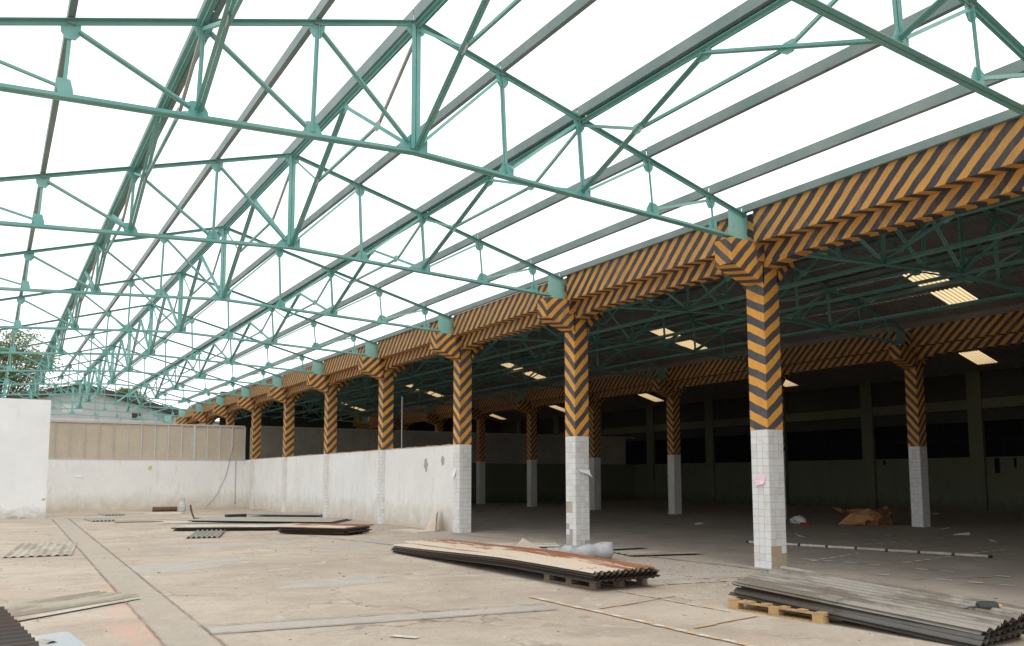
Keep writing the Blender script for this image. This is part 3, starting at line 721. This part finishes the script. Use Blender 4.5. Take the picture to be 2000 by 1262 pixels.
# far side wall with piers and window openings
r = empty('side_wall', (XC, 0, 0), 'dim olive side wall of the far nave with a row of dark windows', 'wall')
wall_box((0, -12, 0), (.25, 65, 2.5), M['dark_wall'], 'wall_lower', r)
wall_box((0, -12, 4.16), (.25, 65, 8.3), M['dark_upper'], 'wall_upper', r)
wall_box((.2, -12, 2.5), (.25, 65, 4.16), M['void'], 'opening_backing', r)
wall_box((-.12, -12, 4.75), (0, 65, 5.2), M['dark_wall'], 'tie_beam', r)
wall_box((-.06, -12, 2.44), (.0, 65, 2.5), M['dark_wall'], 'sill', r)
for k in range(-2, 12):
    y = YK(k)-.1
    wall_box((-.18, y-.33, 0), (0, y+.33, 6.6), M['dark_wall'], 'pier', r)
    ya, yb = YK(k)+.23, YK(k+1)-.43
    wb = MB().box((.10, ya-.12, 2.5), (.14, yb+.12, 4.16)).build('window', M['void'], r)
    nb = 6
    fr = MB()
    for i in range(nb+1):
        q = ya+(yb-ya)*i/nb; fr.box((.05, q-.02, 2.5), (.10, q+.02, 4.16))
    fr.box((.05, ya, 3.3), (.099, yb, 3.34)); fr.build('window_frame', M['window_bar'], wb)
for (y, z0, z1, sy) in ((21.0, 1.75, 2.5, .12), (20.2, 2.0, 2.5, .06), (27.6, 2.1, 2.5, .05), (26.7, 2.2, 2.5, .07)):
    wall_box((-.008, y-sy, z0), (-.004, y+sy, z1), M['void'], 'soot_stain', r)
# white free standing wall at the left
r = empty('white_wall_block', (0, 39, 0), 'tall plain white wall standing at the left edge of the picture', 'wall')
wall_box((-9, 0, 0), (2.05, .45, 4.79), M['left_wall'], 'wall_face', r)
for (x, z, s) in ((.9, .0, .2), (1.25, .0, .12), (1.95, .75, .08)):
    mb = MB(); p = [(x+s*math.cos(t)*(1+random.uniform(-.4, .3)), -.004, max(.0, z+s*.6*math.sin(t))) for t in [i*.63 for i in range(10)]]
    mb.face(p); mb.build('chipped_plaster', M['patch'], r)
# hall behind with a gable
YF = 68.0
r = empty('gabled_hall', (5.5, YF, 0), 'old grey gabled hall with a brown roof edge beyond the back wall', 'building')
mb = MB(); prof = [(-9, 0), (12.9, 0), (12.9, 6.15), (5.6, 8.05), (-9, 4.2)]
n = len(prof); vs = [(a-5.5, 0, b) for a, b in prof]+[(a-5.5, .3, b) for a, b in prof]
mb.poly(vs, [tuple(range(n)), tuple(range(2*n-1, n-1, -1))]+[(i, i+n, (i+1) % n+n, (i+1) % n) for i in range(n)]); mb.build('gable_wall', M['far_wall'], r)
wall_box((-9-5.5, -.06, 5.75), (13-5.5, 0.0, 5.9), M['far_band'], 'ledge', r)
wall_box((-9-5.5, -.03, 0), (13-5.5, 0.0, 5.75), M['far_band'], 'lower_wall', r)
for (x, z) in ((9.2, 6.25), (4.6, 6.6), (5.3, 6.6)):
    wall_box((x-5.5-.3, -.02, z-.28), (x-5.5+.3, -.004, z+.28), M['far_band'] if x < 6 else M['rooftile'], 'vent_panel', r)
for a, b in (((-9, 4.2), (5.6, 8.05)), ((5.6, 8.05), (13.2, 6.08))):
    mb = MB(); N_ = 30
    for i in range(N_):
        t, t2 = i/N_, (i+1)/N_; q = random.uniform(-.03, .05)
        p0 = (a[0]+(b[0]-a[0])*t-5.5, a[1]+(b[1]-a[1])*t); p1 = (a[0]+(b[0]-a[0])*t2-5.5, a[1]+(b[1]-a[1])*t2)
        vs = [(p0[0], -.35, p0[1]+q), (p1[0], -.35, p1[1]+q), (p1[0], -.35, p1[1]+.42+q), (p0[0], -.35, p0[1]+.42+q)]
        vs += [(v_[0], 6, v_[2]) for v_ in vs]
        mb.poly(vs, [(0, 1, 2, 3), (7, 6, 5, 4), (0, 4, 5, 1), (1, 5, 6, 2), (2, 6, 7, 3), (3, 7, 4, 0)])
    mb.build('roof_slope', M['rooftile'], r)
r = empty('grey_annex', (20, YF, 0), 'flat grey wall seen under the gutter beam beyond the corner', 'building')
wall_box((13.2-20, 1, 0), (16, 1.3, 6.0), M['far_wall'], 'wall_face', r)
wall_box((13.2-20, .9, 6.0), (16, 1.4, 6.1), M['far_band'], 'parapet', r)

# ------------------------------------------------------------------ trees behind
def tree(name, x, y, h, rad, crown_z, n, mat, label, cat='tree', seed=1, squash=.9):
    rng = random.Random(seed); r = empty(name, (x, y, 0), label, cat, 'trees behind the hall')
    mb = MB(); lean = rng.uniform(-.3, .3)
    mb.tube([(0, 0, 0), (lean*.3, 0, h*.25), (lean*.6, .1, h*.45), (lean, 0, h*.62)], [.3, .24, .2, .12], 8); mb.build('trunk', M['bark'], r)
    cl = []; lim = MB()
    for i in range(int(14*rad)):
        a = rng.uniform(0, 6.28); el = rng.uniform(-.5, 1.3); d = rad*rng.uniform(.45, 1.05)
        c = Vector((lean+d*math.cos(a)*math.cos(el), d*math.sin(a)*math.cos(el), crown_z+d*squash*math.sin(el)))
        cl.append((c, rng.uniform(.35, .85)*rad/3.2))
        s0 = Vector((lean*.8, 0, h*rng.uniform(.35, .6)))
        lim.tube([s0, s0.lerp(c, .5)+Vector((0, 0, -.2)), c], [.09, .05, .018], 5)
    lim.build('limbs', M['bark'], r)
    N = n; vs = np.zeros((N*4, 3)); 
    for i in range(N):
        c, s = cl[rng.randrange(len(cl))]
        p = c+Vector((rng.gauss(0, s), rng.gauss(0, s), rng.gauss(0, s*.6)))
        u = Vector((rng.gauss(0, 1), rng.gauss(0, 1), rng.gauss(0, .6))).normalized(); q = u.orthogonal().normalized()
        L_ = rng.uniform(.07, .15); W_2 = L_*.5
        for j, (a_, b_) in enumerate(((-L_, 0), (0, -W_2), (L_, 0), (0, W_2))): vs[i*4+j] = p+u*a_+q*b_
    me = bpy.data.meshes.new('crown'); me.from_pydata(vs.tolist(), [], [(4*i, 4*i+1, 4*i+2, 4*i+3) for i in range(N)]); me.materials.append(mat); me.update()
    link('crown', me, r); return r
tree('leafy_tree', .4, 73, 11, 3.4, 9.3, 9500, M['leaf'], 'loose leafy green tree above the white wall at the left edge', seed=3)
tree('leafy_tree', -3.6, 76, 10, 3.2, 8.6, 7000, M['leaf2'], 'yellow green tree further left behind the leafy tree', seed=5)
tree('small_tree', 3.7, 78, 8.6, 1.9, 7.6, 5200, M['leaf2'], 'low tree crown peeping over the left end of the gable', seed=8, squash=.6)
tree('small_tree', 10.0, 80, 9.4, 1.5, 8.6, 2600, M['leaf'], 'small tree crown peeping over the right slope of the gable', seed=9, squash=.6)
tree('small_tree', 13.2, 80, 7.6, 1.5, 7.0, 2600, M['leaf'], 'small dark crown at the low right end of the gable', seed=12, squash=.5)

# ------------------------------------------------------------------ corrugated sheets and pallets
def corr_mesh(L, W, pitch, amp, mat, bend=lambda t: 0, nl=10, per=6, half=0.0, ragged=.0, thick=.004):
    nw = int(round(W/pitch*per)); vs = []; fs = []
    for side in (0, 1):
        for j in range(nl+1):
            t = j/nl
            for i in range(nw+1):
                x = -W/2+W*i/nw; z = amp*math.sin(2*math.pi*(x/pitch+half))+bend(t)-side*thick
                e = ragged*math.sin(17*x+3)*(1 if j in (0, nl) else 0)
                vs.append((x, -L/2+L*t+e, z))
    n1 = (nw+1)*(nl+1)
    for j in range(nl):
        for i in range(nw):
            a = j*(nw+1)+i; fs.append((a, a+1, a+nw+2, a+nw+1)); b = a+n1; fs.append((b, b+nw+1, b+nw+2, b+1))
    for j in (0, nl):
        for i in range(nw): a = j*(nw+1)+i; q = (a, a+n1, a+n1+1, a+1); fs.append(q if j == 0 else q[::-1])
    for i in (0, nw):
        for j in range(nl): a = j*(nw+1)+i; b = a+nw+1; q = (a, b, b+n1, a+n1); fs.append(q if i == 0 else q[::-1])
    mb = MB(); mb.poly(vs, fs); mb.smooth = False
    return mb.mesh('metal_sheet', mat)
def pallet(name, x, y, rz, L, W, H, mat, label):
    r = empty(name, (x, y, 0), label, 'pallet', 'wooden pallets', rz)
    for i in range(3):
        xx = -W/2+.05+i*(W-.1)/2
        MB().box((-.05, -L/2, 0), (.05, L/2, .016)).build('bottom_board', mat, r, (xx, 0, .0))
        for j in range(3): MB().box((-.05, -.07, .016), (.05, .07, H-.036)).build('block', mat, r, (xx, -L/2+.08+j*(L-.16)/2, 0))
        MB().box((-.045, -L/2, H-.036), (.045, L/2, H-.019)).build('stringer', mat, r, (xx, 0, 0))
    for j in range(6): MB().box((-W/2, -.05, H-.018), (W/2, .05, H)).build('deck_board', mat, r, (0, -L/2+.05+j*(L-.1)/5, 0))
    return r
# stack one: rusty sheets, far end drooping to the floor
pallet('pallet', 7.98, 10.45, R(1), 1.3, 1.0, .13, M['wood_old'], 'greyed wooden pallet under the rusty sheet stack')
r = empty('sheet_stack', (7.9, 13.15, 0), 'long stack of rusty cream corrugated sheets drooping off its pallet', 'sheet stack', None, R(-1))
L1 = 7.3
bend1 = lambda t: -.0+(-.095*max(0, (t-.34)/.66)**1.0)+.012*math.sin(t*5)
meA = corr_mesh(L1, 1.1, .105, .013, M['sheet_dark'], bend1, 14); meB = corr_mesh(L1, 1.1, .105, .013, M['sheet_teal'], bend1, 14)
meT = corr_mesh(L1*1.0, 1.1, .105, .013, M['sheet_rust'], bend1, 14, ragged=.03)
for i in range(9):
    me = meT if i == 8 else meB if i == 7 else meA
    o = link('metal_sheet', me, r, (random.uniform(-.015, .015)+(.052 if i % 2 else 0), random.uniform(-.05, .05), .146+.0165*i))
    o.rotation_euler = (0, R(-.3), R(random.uniform(-.25, .25)+(.0 if i < 6 else -.5)))
o = link('metal_sheet', meT, r, (.22, .35, .146+.0165*9)); o.rotation_euler = (R(.15), R(.4), R(-3.6)); o['label'] = 'rust streaked top sheet turned askew'
# stack two: aluminium sheets near the right corner
pallet('pallet', 8.15, 6.82, R(2), 1.35, .75, .125, M['wood'], 'new yellow wooden pallet under the grey sheet stack')
L2 = 3.05
r = empty('sheet_stack', (8.33, 6.02, 0), 'grey corrugated aluminium sheets sliding off the yellow pallet to the floor', 'sheet stack', None, R(0))
meC = corr_mesh(L2, .86, .1, .017, M['sheet_grey'], nl=6); meD = corr_mesh(L2, .84, .1, .017, M['sheet_alu'], nl=6, ragged=.02)
tilt = math.atan2(.145, L2)
for i in range(9):
    a = i/8
    me = meD if i >= 6 else meC
    roll = R(-1.2-7.0*a) if i < 9 else 0
    o = link('metal_sheet', me, r, ((.05 if i % 2 else 0)+.02*math.sin(i*2.1)+.012*i-.04, random.uniform(-.04, .04), .105+.022*i))
    o.rotation_euler = (tilt-R(.25)*i*.3+(R(-.55)*0 if i < 5 else R(.75)), roll, R(random.uniform(-.4, .4)+(0 if i < 5 else 1.0)))
    if i >= 5: o.location.z += .028
r = empty('black_bottle', (8.62, 4.80, .235), 'small black drum with a yellow cap on the grey sheets', 'bottle', None, R(-122))
MB().tube([(0, -.1, .06), (0, -.09, .06), (0, .08, .06), (0, .1, .06)], [.04, .055, .055, .035], 12).build('body', M['black'], r)
MB().tube([(0, .1, .06), (0, .14, .06)], [.025, .022], 10).build('cap', M['yellow'], r)
MB().tube([(0, -.1, .06), (.0, -.16, .055), (.01, -.24, .04)], [.01, .007, .005], 6).build('spout', M['black'], r)
# bundle of sheet ends at the lower left corner
r = empty('sheet_stack', (-1.50, 8.75, 0), 'heap of brown sheet ends cut off by the lower left corner', 'sheet stack', None, R(101))
meE = corr_mesh(3.8, 1.25, .12, .02, M['sheet_dark'], nl=4)
meE2 = corr_mesh(3.8, 1.25, .12, .02, M['sheet_grey'], nl=4)
for i in range(10):
    o = link('metal_sheet', meE if i % 2 else meE2, r, ((.06 if i % 2 else 0)-.02*i, .012*i+random.uniform(-.05, .05), .03+.026*i)); o.rotation_euler = (0, R(-.9*i), R(random.uniform(-1, 1)))
# loose sheets
def loose(x, y, L, W, rz, mat, label, z=.03, pitch=.12, amp=.016, n=1, tx=0, ty=0, curl=0.0, grp='loose roof sheets lying on the floor'):
    r = empty('loose_sheet' if n == 1 else 'sheet_stack', (x, y, 0), label, 'metal sheet' if n == 1 else 'sheet stack', grp, R(rz))
    me = corr_mesh(L, W, pitch, amp, mat if not isinstance(mat, list) else mat[0], (lambda t: curl*(2*t-1)**2), 8)
    me2 = corr_mesh(L, W, pitch, amp, mat[1], (lambda t: curl*(2*t-1)**2), 8) if isinstance(mat, list) else me
    for i in range(n):
        o = link('metal_sheet', me if (i == n-1 or not isinstance(mat, list)) else me2, r, (random.uniform(-.06, .06)*(n > 1), random.uniform(-.1, .1)*(n > 1), z+i*.024))
        o.rotation_euler = (R(tx), R(ty), R(random.uniform(-1.5, 1.5)*(n > 1)))
    return r
loose(8.35, 23.7, 2.2, 1.3, 38, [M['sheet_rust'], M['sheet_dark']], 'dark low stack of sheets with a rusty top near the low wall', .05, n=8)
loose(6.95, 26.7, 4.2, 1.1, 62, [M['sheet_white'], M['sheet_dark']], 'pale edged sheet pile just left of the rusty low stack', .04, n=4)
loose(8.9, 31.0, 5.2, 2.2, 55, [M['sheet_olive'], M['sheet_dark']], 'wide olive grey sheet with a chalky edge in the middle of the floor', .05, n=3, tx=.6)
loose(7.2, 31.6, 4.0, 1.3, 70, M['sheet_white'], 'white flat sheet beside the upright black bar', .03)
loose(9.6, 27.2, 3.0, 1.2, 40, M['sheet_rust'], 'reddish sheet between the low stack and the wall', .05)
loose(5.35, 25.0, 3.0, .85, -16, M['sheet_olive'], 'flat olive sheet with a row of dark rib ends, left of the piles', .035, .13, .03)
loose(10.9, 35.2, 3.2, 1.4, 48, M['sheet_olive'], 'sheet with dark scalloped end close to the far low wall', .1, .2, .04)
loose(5.3, 33.8, 2.6, 1.0, 86, M['sheet_green'], 'pale sheet lying flat near the far floor centre', .03, .2, .03)
loose(4.7, 41.0, 2.2, .8, 2, M['sheet_olive'], 'sheet with dark rib ends lying near the end of the tall white wall', .035, .13, .03)
loose(3.7, 35.8, 2.2, .8, 3, M['sheet_olive'], 'short sheet with dark rib ends in front of the tall white wall', .035, .13, .03)
loose(6.6, 41.5, 2.6, .9, 60, M['sheet_white'], 'pale flat sheet in front of the back wall', .02, .2, .015)
loose(1.15, 21.9, 4.0, 1.25, -6, M['sheet_green'], 'pale green sheet with dark rib ends at the left edge', .022, .155, .014)
loose(.75, 12.25, 2.1, .8, -55, M['sheet_green'], 'greenish corrugated sheet lying flat at the lower left', .022, .14, .018)
loose(.65, 11.35, 2.9, .12, -51, M['sheet_white'], 'narrow pale capping strip in front of the greenish sheet', .02, .12, .012)
r = loose(.68, 9.2, 1.5, .36, 6, M['sheet_blue'], 'blue grey flat panel beside the brown sheet ends', .02, .4, .006)
loose(.42, 9.75, .8, .26, 20, M['sheet_white'], 'crumpled white scrap between the sheet ends and the blue grey panel', .02, .2, .02)
# behind stack one: flat sheets, a leaning board and a roll of film
loose(11.0, 15.2, 3.4, 1.1, 88, M['sheet_olive'], 'flat sheets on the floor behind the roll of film', .03, .3, .01)
loose(12.0, 13.6, 1.6, 1.1, 75, M['sheet_green'], 'small pale green flat sheet right of the roll of film', .03, .3, .008)
loose(10.3, 17.0, 2.6, 1.2, 62, M['sheet_white'], 'thin white sheet behind the leaning board', .03, .3, .01)
mb = MB(); mb.poly([(0, 0, 0), (.95, -.25, 0), (.42, .1, .36), (.0, .035, 0), (.95, -.215, 0), (.42, .135, .36)], [(0, 1, 2), (5, 4, 3), (0, 3, 4, 1), (1, 4, 5, 2), (2, 5, 3, 0)])
tag(mb.build('leaning_board', M['board'], None, (8.95, 14.55, 0)), 'triangular pale board scrap propped behind the rusty stack', 'board')
mb = MB(); mb.smooth = True; pts = []; rr = []
for i in range(29):
    t = i/28; pts.append((9.25+1.2*t, 13.6-.45*t, .13+.035*t+.012*math.sin(9*t))); rr.append(.10+.07*t+.012*math.sin(23*t)+random.uniform(-.006, .006))
mb.tube(pts, rr, 18); mb.v = [(a+random.gauss(0, .009), b+random.gauss(0, .009), max(.0, c+random.gauss(0, .009))) for a, b, c in mb.v]; mb2 = mb.build('film_roll', M['plastic']); tag(mb2, 'crumpled roll of grey plastic film lying behind the rusty stack', 'plastic roll')
# broken board against the low wall
r = empty('broken_board', (11.3, 22.95, 0), 'broken brown board scrap propped against the low white wall', 'board')
mb = MB(); mb.poly([(.0, .35, 0), (.1, .05, .0), (-.05, -.55, 0), (.2, -.12, .42), (.36, .12, .62), (.3, .3, .3)], [(0, 1, 4, 5), (1, 2, 3, 4)]); 
for z_ in (0,):
    mb.poly([(.03, .35, 0), (.13, .05, .0), (-.02, -.55, 0), (.23, -.12, .42), (.39, .12, .62), (.33, .3, .3)], [(5, 4, 1, 0), (4, 3, 2, 1)])
mb.build('upright_piece', M['board'], r)
mb = MB(); mb.box((-.75, -.45, 0), (-.0, 1.0, .03), Matrix.Rotation(.2, 4, 'Z')); mb.build('flat_piece', M['board'], r)
# tank, pipe, upright bar near the back wall
r = empty('gas_canister', (8.02, 43.0, 0), 'grey gas canister standing near the back wall', 'canister')
mb = MB(); mb.smooth = True; mb.tube([(0, 0, 0), (0, 0, .03), (0, 0, .38), (0, 0, .46), (0, 0, .5)], [.15, .165, .165, .12, .05], 16); mb.build('tank_body', M['tank'], r)
for i in range(6):
    a = i*1.047; MB().box((-.012, -.012, .47), (.012, .012, .62)).build('collar_post', M['tank'], r, (.1*math.cos(a), .1*math.sin(a), 0))
MB().tube([(.11*math.cos(i*.524), .11*math.sin(i*.524), .62) for i in range(13)], .014, 6).build('collar_ring', M['tank'], r)
mb = MB(); mb.smooth = True; mb.tube([(6.78, 43.6, .12), (7.3, 43.5, .12), (7.85, 43.35, .12)], .115, 12)
tag(mb.build('rusty_pipe', M['rustpipe']), 'short thick rusty pipe lying left of the canister', 'pipe')
mb = MB(); mb.tube([(6.75, 34.6, .56), (6.78, 34.5, .3), (6.82, 34.2, .06), (7.3, 33.2, .05)], .035, 8)
tag(mb.build('bent_bar', M['black']), 'bent black bar sticking up from the pale sheets', 'bar')
mb = MB(); mb.box((-.4, -.12, 0), (.4, .12, .14)); o = tag(mb.build('dark_box_beam', M['black'], None, (8.1, 33.0, .09)), 'short black box section on the olive sheet', 'bar'); o.rotation_euler = (0, 0, R(20))
# pole across the inner floor
mb = MB(); pp = [Vector((12.6, 16.6, .04)).lerp(Vector((17.3, 10.35, .04)), t/10) for t in range(11)]
r = empty('floor_pole', (15, 13.5, 0), 'long thin pale pole lying on the floor behind the nearest column', 'pole')
px0 = [(-(15)+p.x, -13.5+p.y, .035) for p in [Vector((15.75, 14.5, 0)).lerp(Vector((16.8, 9.25, 0)), t/8) for t in range(9)]]
MB().tube([px0[0], px0[4]], .03, 8).build('pole_half', M['mark_white'], r); MB().tube([px0[4], px0[8]], .03, 8).build('pole_half', M['grout'], r)
for i in range(9): MB().tube([Vector(px0[i])-Vector((0, .03, 0)), Vector(px0[i])+Vector((0, .03, 0))], .037, 8).build('coupling', M['black'], r)
# cardboard heap
def crumple(name, cx, cy, rx, ry, h, mat, label, cat, seed, n=26):
    rng = random.Random(seed); bm = bmesh.new(); bmesh.ops.create_icosphere(bm, subdivisions=3 if h < .4 else 2, radius=1)
    K_ = [(Vector((rng.gauss(0, 1), rng.gauss(0, 1), rng.gauss(0, 1))).normalized(), rng.uniform(.1, .3)) for _ in range(n)]
    for v_ in bm.verts:
        d = 1.0
        for kk, a in K_:
            q = v_.co.dot(kk)
            if q > .78: d -= a*(q-.78)/.22
        d += rng.uniform(-.05, .05) if h < .4 else rng.uniform(-.16, .12)
        v_.co = Vector((v_.co.x*rx*d, v_.co.y*ry*d, max(0, v_.co.z)*h*d))
    me = bpy.data.meshes.new(name); bm.to_mesh(me); bm.free(); me.materials.append(mat); o = link(name, me, None, (cx, cy, 0)); return tag(o, label, cat)
crumple('cardboard_heap', 25.55, 18.2, .95, 1.25, .68, M['card'], 'crumpled heap of brown cardboard beside an inner column', 'cardboard', 4)
hp = [o for o in COL.objects if o.name == 'cardboard_heap'][0]
for (x, y, z, a, tx, ty, L_, W_2) in ((-.45, .3, .40, -.5, .2, .1, 1.1, .6), (.2, -.4, .40, .5, -.4, .1, .9, .6), (-.3, -.8, .16, .9, -.6, .2, .9, .6), (.3, .5, .36, 1.4, .2, -.15, .9, .5), (-.9, -.5, .1, .2, -.3, -.35, .8, .55)):
    fl = MB(); q = [[(-L_/2+L_*i/6, -W_2/2+W_2*j/4, random.uniform(-.03, .03)+.09*math.sin(i*1.1+j*.6)) for j in range(5)] for i in range(7)]
    for i in range(6):
        for j in range(4):
            A_ = [q[i][j], q[i+1][j], q[i+1][j+1], q[i][j+1]]
            fl.face(A_)
            fl.face([(p_[0], p_[1], p_[2]-.008) for p_ in A_[::-1]])
    o = fl.build('cardboard_flap', M['card'], hp, (x, y, z)); o.rotation_euler = (tx, ty, a)
crumple('plastic_bag', 23.9, 19.7, .3, .36, .28, M['bagm'], 'white crumpled plastic bag on the dark floor', 'plastic bag', 6)
crumple('red_rag', 23.25, 18.9, .28, .2, .12, M['red'], 'small red rag beside the white plastic bag', 'rag', 7)
for i, (x, y, s, lb) in enumerate(((20.45, 20.98, .17, 'white scrap left of the nearest column in the dark nave'), (18.36, 15.09, .14, 'white scrap just right of the nearest column'), (20.69, 14.01, .18, 'white scrap in front of the cardboard heap'),
                       (24.62, 14.85, .19, 'white scrap farther right of the cardboard heap'), (22.63, 13.2, .21, 'white scrap nearest the right edge'), (34, 20.9, .2, 'white scrap far off by the side wall'),
                       (20.82, 11.37, .1, 'tiny pale scrap low at the right edge'), (19.66, 34.37, .2, 'pale scrap just right of the low wall end'), (23.0, 32.06, .16, 'pale scrap between two inner columns'), (26.2, 28.6, .22, 'pale scrap by the foot of an inner column'))):
    mb = MB(); mb.poly([(-s, -s*.6, .01), (s, -s*.7, .02), (s*.9, s*.6, .09), (-s*.8, s*.7, .03), (0, 0, .06)], [(0, 1, 4), (1, 2, 4), (2, 3, 4), (3, 0, 4)])
    o = tag(mb.build('paper_scrap', M['paper'], None, (x, y, 0)), lb, 'paper scrap', 'paper scraps on the dark floor'); o.rotation_euler = (0, 0, i*1.3)
# papers stuck on columns and walls
def note(name, pts, mat, loc, label):
    mb = MB(); mb.poly(pts, [(0, 1, 3, 2), (2, 3, 5, 4)]); o = mb.build(name, mat, None, loc); return tag(o, label, 'paper note')
note('pink_note', [(-.203, .12, .10), (-.203, -.12, .10), (-.207, .11, .02), (-.212, -.11, .01), (-.22, .10, -.08), (-.245, -.10, -.05)], M['pink'], (XA, YK(1), 1.52), 'pink paper taped to the white tiles of the nearest column')
note('white_note', [(-.14, -.205, .06), (.2, -.21, .06), (-.1, -.23, .02), (.2, -.25, -.04), (.12, -.27, -.05), (.23, -.30, -.13)], M['paper'], (XA, YK(2), 1.72), 'white folded paper hanging from the second tiled column')
note('white_note', [(-.205, .18, .1), (-.205, -.02, .1), (-.215, .2, -.02), (-.22, .01, -.02), (-.24, .24, -.12), (-.25, .05, -.13)], M['paper'], (XA, YK(3), 1.75), 'white paper stuck at the open end of the low wall')
note('wall_note', [(-.16, -.01, .06), (.16, -.01, .07), (-.16, -.015, 0), (.16, -.015, .01), (-.15, -.03, -.06), (.17, -.03, -.05)], M['paper'], (3.75, YW, 1.72), 'small white paper stuck on the white back wall')
# cables and hanging pipes
mb = MB(); mb.tube([(11.1, YW-.03, 3.3), (10.95, YW-.03, 2.6), (10.75, YW-.04, 1.7), (10.3, YW-.05, .7), (9.8, YW-.1, .1), (9.75, YW-.3, .02)], .012, 5)
tag(mb.build('hanging_cable', M['cable']), 'thin cable hanging in a curve down the back wall', 'cable')
mb = MB(); mb.tube([(11.25, YW-.06, 2.55), (11.26, YW-.06, .35)], .014, 5); mb.tube([(11.26, YW-.06, .35), (11.26, YW-.06, .22)], .03, 6)
tag(mb.build('plumb_cord', M['cable']), 'straight dark cord hanging beside the wall corner', 'cable')
mb = MB(); mb.tube([(13.6, 30, 4.75), (13.6, 30, 1.2)], .03, 8)
tag(mb.build('hanging_pipe', M['whitepipe']), 'thin white pipe hanging behind the low wall', 'pipe')
mb = MB(); mb.box((-.05, -.01, 0), (.05, .01, 1.1)); tag(mb.build('blue_strip', M['blue'], None, (15.0, 34.0, 3.6)), 'narrow blue cloth strip hanging in the dark nave', 'cloth')
